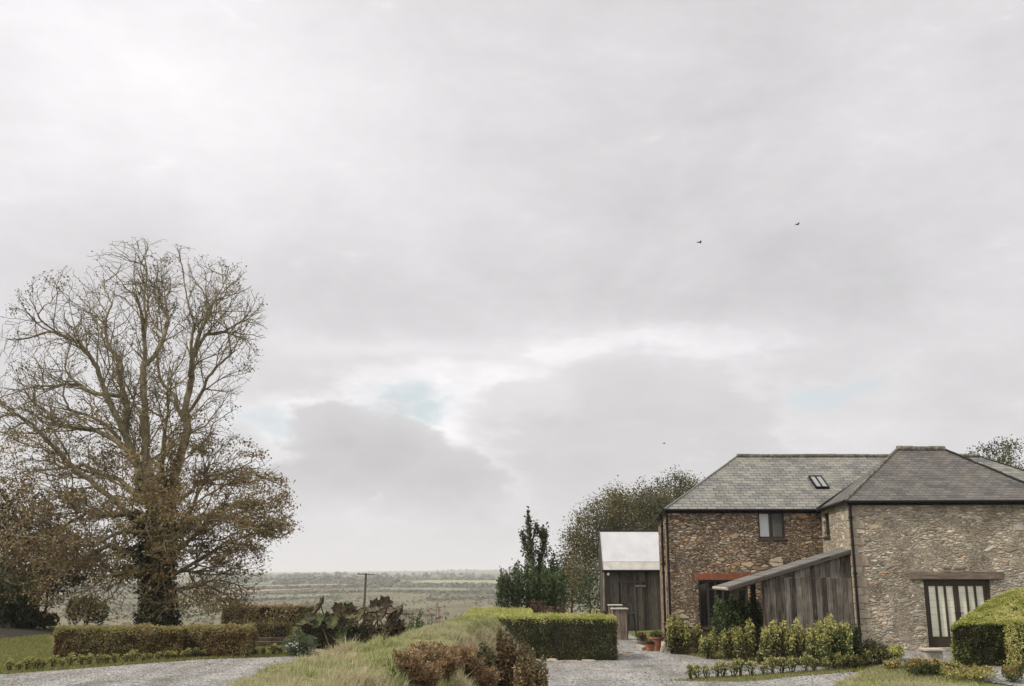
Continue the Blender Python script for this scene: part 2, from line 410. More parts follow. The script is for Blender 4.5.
def mesh_obj(name, V, Fc, mat, parent=None, origin=None, uvs=None, rnd=None, smooth=False, nside=None):
    """V (n,3) in world space; origin or the parent's origin is subtracted"""
    me = bpy.data.meshes.new(name)
    V = np.asarray(V, float)
    off = Vector((0, 0, 0))
    if parent is not None: off = OFF[parent.name]
    elif origin is not None: off = Vector(origin)
    V = V - np.array(off)
    if isinstance(Fc, np.ndarray):
        n, k = Fc.shape
        me.vertices.add(len(V)); me.vertices.foreach_set('co', V.ravel())
        me.loops.add(n * k); me.loops.foreach_set('vertex_index', Fc.ravel().astype(np.int32))
        me.polygons.add(n); me.polygons.foreach_set('loop_start', np.arange(0, n * k, k, dtype=np.int32))
        me.update(calc_edges=True)
    else:
        me.from_pydata(V.tolist(), [], Fc); me.update()
    if uvs is not None:
        l = me.uv_layers.new(name='UVMap'); l.data.foreach_set('uv', np.asarray(uvs, float).ravel())
    if rnd is not None:
        a = me.attributes.new('rnd', 'FLOAT', 'FACE'); a.data.foreach_set('value', np.asarray(rnd, float))
    if smooth: me.polygons.foreach_set('use_smooth', np.ones(len(me.polygons), bool))
    me.materials.append(mat)
    o = bpy.data.objects.new(name, me)
    link(o, parent)
    if parent is not None: OFF[o.name] = off
    else: o.location = off; OFF[o.name] = off
    return o

class MB:
    def __init__(s): s.v = []; s.f = []; s.r = []; s.uv = []; s.cur = .5; s.usenv = False
    def face(s, idx, uv=None):
        s.f.append(list(idx)); s.r.append(s.cur)
        s.uv.extend(uv if uv else [(0, 0)] * len(idx))
    def poly(s, pts, uv=None):
        b = len(s.v); s.v.extend([tuple(p) for p in pts]); s.face(range(b, b + len(pts)), uv)
    def obox(s, c, ax, ay, az):
        """box by centre and three half-axis vectors"""
        c = Vector(c); ax = Vector(ax); ay = Vector(ay); az = Vector(az); b = len(s.v)
        for i in (-1, 1):
            for j in (-1, 1):
                for k in (-1, 1): s.v.append(tuple(c + ax * i + ay * j + az * k))
        for q in ((0, 1, 3, 2), (4, 6, 7, 5), (0, 4, 5, 1), (2, 3, 7, 6), (0, 2, 6, 4), (1, 5, 7, 3)): s.face([b + k for k in q])
    def box(s, x0, x1, y0, y1, z0, z1):
        s.obox(((x0 + x1) / 2, (y0 + y1) / 2, (z0 + z1) / 2), ((x1 - x0) / 2, 0, 0), (0, (y1 - y0) / 2, 0), (0, 0, (z1 - z0) / 2))
    def beam(s, p0, p1, w, h, up=(0, 0, 1)):
        p0 = Vector(p0); p1 = Vector(p1); d = p1 - p0; L = d.length; d = d / L
        side = d.cross(Vector(up))
        if side.length < 1e-4: side = Vector((1, 0, 0))
        side.normalize(); u2 = side.cross(d).normalized()
        s.obox((p0 + p1) / 2, d * L / 2, side * w / 2, u2 * h / 2)
    def tube(s, pts, rad, n=8, caps=True):
        pts = [Vector(p) for p in pts]
        if not hasattr(rad, '__len__'): rad = [rad] * len(pts)
        b = len(s.v); nrm = None
        for i, p in enumerate(pts):
            d = (pts[min(i + 1, len(pts) - 1)] - pts[max(i - 1, 0)]).normalized()
            if nrm is None:
                nrm = d.cross(Vector((0, 1, 0)))
                if nrm.length < .1: nrm = d.cross(Vector((1, 0, 0)))
            nrm = (nrm - d * nrm.dot(d)).normalized(); bi = d.cross(nrm)
            for k in range(n):
                a = 2 * math.pi * k / n
                s.v.append(tuple(p + (nrm * math.cos(a) + bi * math.sin(a)) * rad[i]))
        for i in range(len(pts) - 1):
            for k in range(n):
                s.face((b + i * n + k, b + i * n + (k + 1) % n, b + (i + 1) * n + (k + 1) % n, b + (i + 1) * n + k))
        if caps:
            s.face([b + k for k in range(n)][::-1]); e = b + (len(pts) - 1) * n; s.face([e + k for k in range(n)])
    def lathe(s, c, prof, n=16):
        b = len(s.v)
        for r, z in prof:
            for k in range(n):
                a = 2 * math.pi * k / n; s.v.append((c[0] + r * math.cos(a), c[1] + r * math.sin(a), c[2] + z))
        for i in range(len(prof) - 1):
            for k in range(n):
                s.face((b + i * n + k, b + i * n + (k + 1) % n, b + (i + 1) * n + (k + 1) % n, b + (i + 1) * n + k))
    def build(s, name, mat, parent=None, origin=None, smooth=False, bevel=0):
        o = mesh_obj(name, s.v, s.f, mat, parent, origin, uvs=s.uv, rnd=s.r, smooth=smooth)
        if bevel:
            md = o.modifiers.new('bevel', 'BEVEL'); md.width = bevel; md.segments = 2; md.limit_method = 'ANGLE'
        return o

def rand_dirs(n, rng=RNG):
    d = rng.normal(size=(n, 3)); return d / np.linalg.norm(d, axis=1)[:, None]

def leaves(name, pts, size, mat, parent=None, origin=None, aspect=.6, up=0.0, dirs=None, rnd=None, rng=RNG, jit=.35):
    """one lozenge-shaped leaf face per point"""
    pts = np.asarray(pts, float); n = len(pts)
    a = rand_dirs(n, rng) if dirs is None else np.asarray(dirs, float) + rng.normal(size=(n, 3)) * jit
    a /= np.linalg.norm(a, axis=1)[:, None]
    nn = rand_dirs(n, rng); nn[:, 2] += up * np.sign(rng.random(n) - .1); 
    b = np.cross(nn, a); b /= np.linalg.norm(b, axis=1)[:, None] + 1e-9
    sz = (size * (.6 + .8 * rng.random(n)))[:, None]
    V = np.stack([pts - a * sz * .5, pts + b * sz * aspect * .5, pts + a * sz * .5, pts - b * sz * aspect * .5], 1).reshape(-1, 3)
    Fc = np.arange(4 * n).reshape(n, 4)
    if rnd is None: rnd = rng.random(n)
    return mesh_obj(name, V, Fc, mat, parent, origin, rnd=rnd)

def blades(name, base, hgt, wid, mat, parent=None, origin=None, lean=.4, rng=RNG, rnd=None, tuss=None):
    base = np.asarray(base, float); n = len(base)
    h = hgt * (.5 + rng.random(n)) * (1 if tuss is None else tuss); ang = rng.random(n) * 6.283
    tip = base + np.stack([np.cos(ang) * lean * h * rng.random(n), np.sin(ang) * lean * h * rng.random(n), h], 1)
    a2 = rng.random(n) * 6.283
    w = np.stack([np.cos(a2), np.sin(a2), a2 * 0], 1) * wid * .5
    V = np.stack([base - w, base + w, tip], 1).reshape(-1, 3)
    return mesh_obj(name, V, np.arange(3 * n).reshape(n, 3), mat, parent, origin, rnd=rng.random(n) if rnd is None else rnd)

def in_poly(x, y, poly):
    x = np.asarray(x); y = np.asarray(y); c = np.zeros(x.shape, bool); j = len(poly) - 1
    for i in range(len(poly)):
        xi, yi = poly[i][:2]; xj, yj = poly[j][:2]
        t = ((yi > y) != (yj > y)) & (x < (xj - xi) * (y - yi) / (yj - yi + 1e-12) + xi)
        c ^= t; j = i
    return c

def draped(name, poly, mat, lift, cell):
    xs = [p[0] for p in poly]; ys = [p[1] for p in poly]
    nx = int((max(xs) - min(xs)) / cell) + 2; ny = int((max(ys) - min(ys)) / cell) + 2
    gx = min(xs) + np.arange(nx) * cell; gy = min(ys) + np.arange(ny) * cell
    X, Y = np.meshgrid(gx, gy)
    Z = H(X, Y) + lift
    cx = X[:-1, :-1] + cell / 2; cy = Y[:-1, :-1] + cell / 2
    ins = in_poly(cx, cy, poly)
    idx = np.arange(nx * ny).reshape(ny, nx)
    Fc = np.stack([idx[:-1, :-1][ins], idx[:-1, 1:][ins], idx[1:, 1:][ins], idx[1:, :-1][ins]], 1)
    used = np.unique(Fc); re = np.zeros(nx * ny, int); re[used] = np.arange(len(used))
    V = np.stack([X.ravel(), Y.ravel(), Z.ravel()], 1)[used]
    o = mesh_obj(name, V, re[Fc], mat, smooth=True)
    return tag(o, kind='structure')

# ------------------------------------------------------------------ ground sheets
def build_ground():
    ys = np.concatenate([np.arange(-40, 10, 2), np.arange(10, 60, .6), np.geomspace(60, 9000, 190)])
    ts = np.concatenate([np.linspace(-1, 1, 181)])
    Y, T = np.meshgrid(ys, ts, indexing='ij')
    X = T * (45 + .95 * np.maximum(Y, 0))
    Z = H(X, Y)
    ny, nx = Y.shape; idx = np.arange(ny * nx).reshape(ny, nx)
    Fc = np.stack([idx[:-1, :-1], idx[:-1, 1:], idx[1:, 1:], idx[1:, :-1]], -1).reshape(-1, 4)
    o = mesh_obj('ground', np.stack([X, Y, Z], -1).reshape(-1, 3), Fc, M['ground'], smooth=True)
    tag(o, kind='structure')
build_ground()

def gp(*pts): return [tuple(GH(u, v))[:2] for u, v in pts]
drive_poly = [(-60, 14), (-60, 24), (-34, 27.5)] + gp((6, 675), (60, 671), (112, 667), (150, 664), (203, 660), (250, 658.5), (293, 657)) + [(-4.2, 31.5), (-3.4, 24), (-4.8, 18), (-6, 12), (-9, 9), (-20, 10)]
draped('gravel_drive', drive_poly, M['gravel'], .02, .12)
court_poly = [(-2.5, -14), (-.3, 9), (-.3, 33.4), (3.0, 33.4), (3.1, 34.5), (2.6, 38), (3, 48.5), (5.4, 48.5), (5.2, 36)] + gp((668, 652), (700, 658), (745, 662), (800, 666), (850, 671), (862, 676), (850, 683)) + [(7.6, 20), (7.9, 12), (7.2, 4), (7.8, -5), (7, -14)]
draped('gravel_courtyard', court_poly, M['gravel'], .02, .12)
door_gravel = gp((868, 668), (872, 656), (890, 651), (955, 650)) + [(16.5, 30.9), (16.5, 29.9), (13.2, 29.6)] + gp((945, 664), (905, 668))
draped('gravel_path', door_gravel, M['gravel'], .02, .1)
draped('gravel_patch', gp((985, 682), (975, 668), (1000, 662), (1030, 660), (1040, 690)), M['gravel'], .024, .1)
lawn_poly = gp((830, 694), (835, 684), (858, 674), (875, 668), (935, 666), (968, 670), (985, 694))
draped('lawn', lawn_poly, M['lawn'], .02, .12)
draped('soil', gp((-60, 640), (10, 639), (52, 635), (52, 629), (-60, 627)), M['soil'], .03, .2)
# fields on the far side of the valley
def field(name, px, mat):
    pts = [GH(u, v) for u, v in px]
    n = 60; V = []
    for i in range(n + 1):
        for j in range(n + 1):
            a = pts[0].lerp(pts[1], i / n); b = pts[3].lerp(pts[2], i / n); p = a.lerp(b, j / n)
            V.append((p.x, p.y, hz(p.x, p.y) + .6))
    idx = np.arange((n + 1) ** 2).reshape(n + 1, n + 1)
    Fc = np.stack([idx[:-1, :-1], idx[1:, :-1], idx[1:, 1:], idx[:-1, 1:]], -1).reshape(-1, 4)
    tag(mesh_obj(name, V, Fc, mat, smooth=True), kind='structure')
field('field', [(400, 584.6), (560, 586), (560, 580.5), (430, 580)], M['field_green'])
field('field', [(225, 586), (300, 583), (300, 580), (225, 581)], M['field_green_b'])
field('field', [(215, 594), (372, 586.5), (372, 583.5), (215, 587)], M['field_tan'])
field('field', [(250, 579.5), (330, 580.3), (330, 577.5), (250, 577)], M['field_tan'])
field('field', [(330, 579.5), (400, 579.5), (400, 577.3), (330, 577.3)], M['field_green_b'])
field('field', [(380, 591), (470, 591.5), (470, 588.5), (380, 588)], M['field_moor'])
field('field', [(215, 601), (330, 597), (330, 594), (215, 596)], M['field_moor'])
field('field', [(-20, 590), (150, 588), (150, 583), (-20, 584)], M['field_green'])

# distant trees and hedgerows: one mass
def far_woods():
    rng = np.random.default_rng(3)
    pts = []; sz = []
    def line(p, q, n, s, w=1.):
        a = GH(*p); b = GH(*q)
        for t in rng.random(n):
            c = a.lerp(b, t); pts.append((c.x + rng.normal() * w, c.y + rng.normal() * w * 2)); sz.append(s * (.5 + rng.random()))
    line((225, 591), (372, 587), 420, 3.2, 3)
    line((372, 587), (600, 587.5), 520, 4.2, 8)
    line((405, 580), (600, 581), 420, 4.5, 6)
    line((235, 581), (405, 580), 260, 5, 8)
    line((300, 583), (420, 586), 200, 3.5, 6)
    line((215, 596), (380, 592), 220, 2.2, 2); line((380, 592), (500, 594), 200, 2.4, 3); line((215, 602), (335, 598), 160, 1.8, 2); line((430, 600), (510, 598), 120, 2, 3)
    line((200, 577.8), (620, 577.4), 90, 7, 15)
    line((200, 575.3), (620, 575.0), 80, 7, 25)
    line((0, 589), (220, 588), 300, 5, 5)
    for (u, v, k, s, sp) in ((285, 584.5, 60, 4, 10), (300, 583, 70, 6, 14), (372, 583, 50, 6, 12), (330, 582, 40, 5, 14), (395, 585, 30, 5, 10), (310, 580, 40, 6, 20), (250, 582.5, 40, 7, 14)):
        c = GH(u, v)
        for _ in range(k):
            pts.append((c.x + rng.normal() * sp, c.y + rng.normal() * sp)); sz.append(s * (.5 + rng.random()))
    # moorland scrub on the near flank of the valley
    for _ in range(11000):
        y = 420 + 900 * rng.random() ** 1.4; x = (rng.random() * 1.5 - .95) * y * .62
        if mnoise.noise((x * .012, y * .008, 3)) > .02 - .3 * rng.random():
            pts.append((x, y)); sz.append(.8 + 1.5 * rng.random() ** 3)
    for _ in range(1500):
        y = 180 + 260 * rng.random(); x = (rng.random() * 1.6 - 1) * y * .62
        pts.append((x, y)); sz.append(.8 + 1.3 * rng.random())
    # horizon treeline
    for _ in range(420):
        y = 4500 + 1000 * rng.random(); x = (rng.random() * 2 - 1) * y * .55
        if mnoise.noise((x * .003, 0, 9)) > -.05: pts.append((x, y)); sz.append(4 + 5 * rng.random())
    pts = np.array(pts); sz = np.array(sz); n = len(pts)
    # each one a crumpled low dome of leaf faces
    k = 9
    d = rand_dirs(n * k, rng); d[:, 2] = np.abs(d[:, 2])
    base = np.stack([pts[:, 0], pts[:, 1], H(pts[:, 0], pts[:, 1])], 1)
    c = np.repeat(base, k, 0); s = np.repeat(sz, k)
    ctr = c + d * s[:, None] * np.array([.75, .75, .75])
    nrm = d + rand_dirs(n * k, rng) * .5
    a = np.cross(nrm, rand_dirs(n * k, rng)); a /= np.linalg.norm(a, axis=1)[:, None]
    b = np.cross(nrm, a); b /= np.linalg.norm(b, axis=1)[:, None]
    w = (s * .55)[:, None]
    V = np.stack([ctr - a * w, ctr + b * w * .8, ctr + a * w, ctr - b * w * .8], 1).reshape(-1, 3)
    r = np.repeat(rng.random(n), k) * .8 + rng.random(n * k) * .2
    tag(mesh_obj('distant_woodland', V, np.arange(4 * n * k).reshape(-1, 4), M['far_tree'], rnd=r), 'hazy woods, scrub and hedgerows covering the far side of the valley', 'woodland', kind='stuff')
far_woods()

# ------------------------------------------------------------------ trees by space colonisation
def grow_tree(root, seeds, env, nattr, step=.3, infl=3.0, kill=.5, rng=None, iters=90, trop=.05, tip=.012, expo=2.1, maxnodes=40000, init=None):
    """seeds: list of polylines (the first starts at the root; later ones join the nearest node)"""
    rng = rng or np.random.default_rng(1)
    nodes = [np.array(root, float)]; par = [-1]
    if init is not None: nodes = list(init[0]); par = list(init[1])
    def add_poly(pl):
        pl = [np.array(p, float) for p in pl]
        arr = np.array(nodes); j = int(np.argmin(((arr - pl[0]) ** 2).sum(1)))
        prev = j; cur = nodes[j]
        for q in pl[(1 if np.linalg.norm(pl[0] - nodes[j]) < step * 1.2 else 0):]:
            d = q - cur; L = np.linalg.norm(d); k = max(1, int(L / step))
            side = rng.normal(size=3) * .05 * L
            for i in range(1, k + 1):
                t = i / k
                nodes.append(cur + d * t + side * math.sin(math.pi * t) + rng.normal(size=3) * .012); par.append(prev); prev = len(nodes) - 1
            cur = nodes[-1]
    for s in seeds: add_poly(s)
    A = env(nattr, rng)
    N = np.array(nodes)
    def nearest(A, N, off):
        best = np.full(len(A), 1e9); bi = np.zeros(len(A), int)
        for k in range(0, len(N), 1500):
            D = ((A[:, None, :] - N[None, k:k + 1500, :]) ** 2).sum(2)
            j = D.argmin(1); d = D[np.arange(len(A)), j]; m = d < best
            best[m] = d[m]; bi[m] = j[m] + k + off
        return best, bi
    best, bi = nearest(A, N, 0)
    seen = set()
    for it in range(iters):
        m = best < infl ** 2 if it > 6 else best < (infl * 2) ** 2
        if not m.any() or len(nodes) > maxnodes: break
        dirs = A[m] - N[bi[m]]; dirs /= np.linalg.norm(dirs, axis=1)[:, None] + 1e-9
        acc = np.zeros((len(N), 3)); np.add.at(acc, bi[m], dirs)
        ids = np.unique(bi[m])
        v = acc[ids]; v /= np.linalg.norm(v, axis=1)[:, None] + 1e-9
        v = v + rng.normal(size=v.shape) * .16 + np.array([0, 0, trop])
        v /= np.linalg.norm(v, axis=1)[:, None]
        new = N[ids] + v * step
        keep = []
        for i, nd in zip(ids, new):
            key = (int(i), int(nd[0] * 12), int(nd[1] * 12), int(nd[2] * 12))
            if key in seen: keep.append(False)
            else: seen.add(key); keep.append(True)
        keep = np.array(keep)
        if not keep.any(): break
        new = new[keep]; pi = ids[keep]; off = len(N)
        N = np.vstack([N, new]); par.extend(pi.tolist())
        b2, j2 = nearest(A, new, off)
        mm = b2 < best; best[mm] = b2[mm]; bi[mm] = j2[mm]
        alive = best > kill ** 2
        A = A[alive]; best = best[alive]; bi = bi[alive]
        if len(A) == 0: break
    par = np.array(par); n = len(N)
    ch = [[] for _ in range(n)]
    for i in range(1, n): ch[par[i]].append(i)
    r = np.zeros(n)
    for i in range(n - 1, -1, -1):
        if not ch[i]: r[i] = tip
        else: r[i] = max(sum(r[c] ** expo for c in ch[i]) ** (1 / expo), tip)
    return N, par, ch, r

def branch_tree(root, seeds, inside, rng, step=.24, centre=None):
    """limbs follow the given polylines; laterals, twigs and twiglets ramify from them inside the crown outline"""
    nodes = [np.array(root, float)]; par = [-1]; limbs = []
    for pl in seeds:
        pl = [np.array(p, float) for p in pl]
        arr = np.array(nodes); j = int(np.argmin(((arr - pl[0]) ** 2).sum(1)))
        prev = j; cur = nodes[j]; ids = []; wob = rng.normal(size=3) * .0
        for q in pl[(1 if np.linalg.norm(pl[0] - nodes[j]) < step * 1.2 else 0):]:
            d = q - cur; L = np.linalg.norm(d); k = max(1, int(L / step)); side = rng.normal(size=3) * .06 * L
            st = cur.copy()
            for i in range(1, k + 1):
                t = i / k
                nodes.append(st + d * t + side * math.sin(math.pi * t) + rng.normal(size=3) * .015); par.append(prev); prev = len(nodes) - 1; ids.append(prev)
            cur = nodes[-1]
        limbs.append(ids)
    def unit(v): return v / (np.linalg.norm(v) + 1e-9)
    def run(start, d, L, lev):
        cur = nodes[start]; prev = start; n = int(L / step); bend = rng.normal(size=3) * .03
        sgn = rng.choice([-1, 1]); nrm = unit(rng.normal(size=3)); wait = rng.integers(1, 3)
        for i in range(n):
            out_ = unit(cur - centre) * np.array([1, 1, .3])
            d = unit(d + bend + rng.normal(size=3) * (.085 + .03 * lev) + np.array([0, 0, .05]) + out_ * .06)
            if rng.random() < .12: bend = rng.normal(size=3) * .05
            cur = cur + d * step * (1 if lev < 3 else .8)
            if not inside(cur, rng): return
            nodes.append(cur); par.append(prev); prev = len(nodes) - 1
            wait -= 1
            if lev < 4 and wait <= 0 and i < n - 1:
                wait = (3, 2, 2, 2)[lev - 1] if rng.random() < .6 else 1
                sgn = -sgn; ax = unit(np.cross(d, nrm) + rng.normal(size=3) * .35)
                a = math.radians(rng.uniform(28, 52)); dd = unit(d * math.cos(a) + ax * sgn * math.sin(a))
                rem = (n - i) * step
                run(prev, dd, min(rem * rng.uniform(.55, .9), (9, 2.9, 1.6, .9)[lev]), lev + 1)
    for li, ids in enumerate(limbs):
        m = len(ids); wait = 0
        for i, nid in enumerate(ids):
            if li == 0 and i < m * .75: continue
            if i < 5 and li: continue
            wait -= 1
            if wait > 0: continue
            wait = rng.integers(1, 3) if rng.random() < .6 else 3
            d = unit(nodes[nid] - nodes[par[nid]]); ax = unit(np.cross(d, rng.normal(size=3)))
            o_ = unit((nodes[nid] - centre) * np.array([1, 1, .2])); ax = unit(ax + o_ * .5)
            a = math.radians(rng.uniform(30, 60)); dd = unit(d * math.cos(a) + ax * math.sin(a))
            rel = i / m
            run(nid, dd, rng.uniform(1.6, 4.4) * (1.2 - .35 * rel), 1 if rng.random() < .75 else 2)
        run(ids[-1], unit(nodes[ids[-1]] - nodes[par[ids[-1]]]), 1.6, 2); run(ids[-1], unit(nodes[ids[-1]] - nodes[par[ids[-1]]] + rng.normal(size=3) * .1), 1.3, 2)
    return np.array(nodes), np.array(par)

def pipe_radii(N, par, tip, expo):
    n = len(N); ch = [[] for _ in range(n)]
    for i in range(1, n): ch[par[i]].append(i)
    r = np.zeros(n)
    for i in range(n - 1, -1, -1): r[i] = tip if not ch[i] else max(sum(r[c] ** expo for c in ch[i]) ** (1 / expo), tip)
    return ch, r

def tree_tubes(N, ch, r, flare=1.0):
    V = []; Fc = []
    def chain(start, prev):
        idx = ([prev] if prev is not None else []) + [start]; side = []
        cur = start
        while ch[cur]:
            cs = sorted(ch[cur], key=lambda c: -r[c]); idx.append(cs[0])
            for c in cs[1:]: side.append((c, cur))
            cur = cs[0]
        return idx, side
    stack = [(0, None)]
    b = 0
    while stack:
        s0, pv = stack.pop()
        idx, side = chain(s0, pv); stack.extend(side)
        P_ = N[idx]; R_ = r[idx].copy()
        if pv is not None: R_[0] = min(R_[0], R_[1] * 1.15)
        if len(P_) < 2: continue
        n = 12 if R_[0] > .25 else (7 if R_[0] > .08 else (4 if R_[0] > .03 else 3))
        d = np.gradient(P_, axis=0); d /= np.linalg.norm(d, axis=1)[:, None] + 1e-9
        nr = np.cross(d[0], [0.3, 1, .1]); nr /= np.linalg.norm(nr)
        ang = np.arange(n) * 2 * math.pi / n; ca = np.cos(ang)[:, None]; sa = np.sin(ang)[:, None]
        for i in range(len(P_)):
            nr = nr - d[i] * nr.dot(d[i]); nr /= np.linalg.norm(nr) + 1e-9
            bb = np.cross(d[i], nr); V.append(P_[i] + (nr * ca + bb * sa) * R_[i])
        k = np.arange(n)
        for i in range(len(P_) - 1):
            o = b + i * n
            Fc.append(np.stack([o + k, o + (k + 1) % n, o + n + (k + 1) % n, o + n + k], 1))
        b += len(P_) * n
    return np.vstack(V), np.vstack(Fc)

def ell_env(ells, shell=.5):
    def f(n, rng):
        w = np.array([e[3] * e[4] * e[5] for e in ells]); w = w / w.sum()
        k = rng.choice(len(ells), n, p=w); d = rand_dirs(n, rng); rad = rng.random(n) ** (1 / 3 * (1 - shell * .5))
        E = np.array(ells)[k]
        return E[:, :3] + d * rad[:, None] * E[:, 3:6]
    return f

def big_tree():
    Y0 = 48.0; s = Y0 / 970.
    rng = np.random.default_rng(11)
    base = P(158, 632, Y0); base.z = hz(base.x, Y0) - .1
    t = thing('sycamore_tree', 'huge half-bare autumn tree with ivy-clad trunk rising behind the clipped left hedge', 'tree', (base.x, Y0, base.z))
    def pp(l, d0=0, d1=0):
        out = []
        for i, (u, v) in enumerate(l):
            k = i / max(1, len(l) - 1); out.append(P(u, v, Y0 + d0 + (d1 - d0) * k))
        return out
    seeds = [
        [base] + pp([(160, 600), (162, 560), (160, 525), (158, 505)]),
        pp([(158, 505), (150, 480), (145, 450), (145, 410), (145, 359), (146, 320), (145, 294), (139, 250)], 0, -1),
        pp([(160, 520), (172, 490), (182, 450), (185, 410), (193, 368), (195, 327), (184, 278), (171, 253)], 0, .5),
        pp([(190, 375), (209, 317), (222, 288), (240, 262)], 0, 1.5),
        pp([(184, 415), (206, 381), (238, 349), (262, 314)], 0, -2),
        pp([(193, 360), (205, 335), (228, 330), (252, 322)], 0, 2.5),
        pp([(155, 505), (142, 480), (132, 450), (119, 420), (106, 391), (97, 368), (80, 343), (42, 327), (20, 300)], 0, -2),
        pp([(140, 470), (126, 436), (119, 380), (119, 359), (106, 320), (113, 304), (100, 280), (87, 265)], 0, 2),
        pp([(145, 365), (160, 345), (168, 318), (160, 285), (156, 252)], 0, 2.5),
        pp([(186, 425), (175, 395), (158, 350), (152, 330)], 0, 3),
        pp([(150, 520), (115, 500), (90, 480), (58, 450), (32, 423), (0, 412)], 0, -3),
        pp([(110, 395), (80, 385), (45, 392), (10, 365)], 0, 3),
        pp([(132, 450), (95, 430), (60, 425), (28, 395)], 0, 2),
        pp([(120, 440), (70, 410), (35, 360)], 1, 4),
        pp([(155, 540), (129, 513), (90, 510), (48, 533), (10, 560)], 0, 2),
        pp([(158, 560), (110, 545), (60, 575), (20, 590)], 0, -3),
        pp([(168, 540), (187, 526), (209, 475), (251, 462)], 0, 1),
        pp([(168, 560), (180, 549), (225, 504), (277, 500)], 0, -2),
        pp([(168, 580), (200, 560), (235, 540), (262, 565)], 0, -3),
        pp([(168, 590), (205, 585), (235, 600)], 0, 3),
        pp([(165, 570), (198, 565), (228, 582), (245, 608)], 0, -4), pp([(168, 530), (200, 515), (240, 520), (282, 535)], 0, 3),
        pp([(166, 550), (195, 535), (230, 520), (268, 528)], 0, -5), pp([(150, 565), (120, 575), (85, 592)], 0, -5), pp([(150, 545), (118, 555), (80, 560), (40, 570)], 0, 5),
        pp([(155, 530), (125, 530), (95, 545), (60, 548)], 0, -5), pp([(165, 590), (185, 595), (215, 612)], 0, -3), pp([(165, 505), (200, 480), (235, 470), (262, 480)], 0, 4),
        pp([(150, 500), (120, 480), (85, 465), (40, 470), (5, 480)], 0, 4), pp([(160, 540), (165, 545), (170, 530)], 0, -6), pp([(155, 520), (150, 510), (140, 520)], 0, -6),
        pp([(160, 520), (162, 470), (166, 420), (170, 390)], 0, -3),
        pp([(158, 500), (150, 470), (140, 430), (125, 400)], 0, 4),
    ]
    # crown envelope read as rows (v, left, right) plus depth
    rows = np.array([(246, 120, 178), (255, 95, 215), (265, 82, 243), (280, 60, 252), (300, 32, 262), (320, 20, 266), (340, 8, 264), (370, 0, 252), (400, -12, 238),
                     (430, -22, 236), (455, -30, 262), (475, -34, 282), (500, -36, 292), (530, -34, 290), (560, -30, 272), (590, -26, 256), (618, -10, 246)], float)
    def env(n, rng):
        out = []
        while len(out) < n:
            v = 246 + (618 - 246) * rng.random()
            l = np.interp(v, rows[:, 0], rows[:, 1]); r_ = np.interp(v, rows[:, 0], rows[:, 2])
            if rng.random() > (r_ - l) / 330: continue
            c = (l + r_) / 2; w = (r_ - l) / 2
            a = rng.random() * 6.283; q = rng.random() ** .36
            u = c + math.cos(a) * q * w; dep = math.sin(a) * q * w * s * .85
            if v < 300 and 160 < u < 174 and v < 246 + 55 * rng.random(): continue
            if v > 585 and rng.random() < .45: continue
            # layered sprays: leave horizontal gaps
            k = mnoise.noise((u * .022, v * .05, dep * .35 + 5))
            if k < -.12: continue
            p = P(u, v, Y0); out.append((p.x * (1 + dep / Y0 * .0), Y0 + dep, p.z))
        return np.array(out)
    rz_ = np.array([P(150, v, Y0).z for v in rows[:, 0]])[::-1]; rl = np.array([P(l, v, Y0).x for v, l, q in rows])[::-1]; rr_ = np.array([P(q, v, Y0).x for v, l, q in rows])[::-1]
    nx_ = P(168, 270, Y0).x; nz_ = P(168, 292, Y0).z; ztop = rz_[-1]
    def inside(p, rng):
        if p[2] > ztop - .1 or p[2] < base.z + .9: return False
        l = np.interp(p[2], rz_, rl); q = np.interp(p[2], rz_, rr_); c = (l + q) / 2; w = (q - l) / 2
        k = ((p[0] - c) / w) ** 2 + ((p[1] - Y0) / (w * .9)) ** 2
        if p[2] > nz_ and abs(p[0] - nx_) < .28: return False
        return k < 1 + .1 * rng.random()
    N0, par0 = branch_tree(base, seeds, inside, rng, .24, np.array([P(150, 480, Y0).x, Y0, P(150, 480, Y0).z]))
    A = env(15000, rng); keep = []
    for k in range(0, len(A), 500):
        D = np.full(len(A[k:k + 500]), 1e9)
        for q in range(0, len(N0), 4000): D = np.minimum(D, ((A[k:k + 500, None, :] - N0[None, q:q + 4000, :]) ** 2).sum(2).min(1))
        keep.append(D > .38 ** 2)
    A = A[np.concatenate(keep)]; print('fill attractors', len(A), 'nodes', len(N0))
    N, par, ch, r = grow_tree(base, [], lambda n, r_: A, 0, step=.2, infl=1.15, kill=.27, rng=rng, iters=9, init=(N0, par0), maxnodes=90000, trop=.12)
    ch, r = pipe_radii(N, par, .0088, 2.3)
    r = np.minimum(r, .70)
    lowf = np.clip(1 - (N[:, 2] - base.z) / 1.4, 0, 1); r = r * (1 + .5 * lowf * (r > .3))
    V, Fc = tree_tubes(N, ch, r)
    mesh_obj('trunk', V, Fc, M['bark'], t, smooth=True)
    # leaves cling to the lower half
    thin = r < .03
    vv = N[:, 2]
    zl = P(150, 452, Y0).z; zt = P(150, 400, Y0).z
    dens = np.clip((zt - vv) / (zt - P(150, 480, Y0).z), 0, 1)
    cl = np.array([mnoise.noise((p[0] * .55, p[1] * .55, p[2] * .9)) for p in N])
    pr = dens * np.clip(.25 + cl * 3.4, 0, 1) * .55
    sel = thin & (rng.random(len(N)) < pr)
    pts = np.repeat(N[sel], 9, 0); pts = pts + rng.normal(size=pts.shape) * np.array([.22, .22, .1])
    cc = np.repeat(cl[sel], 9); rr = np.clip(.5 + cc * .8 + rng.normal(size=len(pts)) * .22, 0, 1)
    leaves('crown', pts, .135, M['leaf_autumn'], t, up=1.2, rnd=rr, rng=rng)
    c2 = np.array([mnoise.noise((p[0] * .5 + 9, p[1] * .5, p[2] * .7)) for p in N])
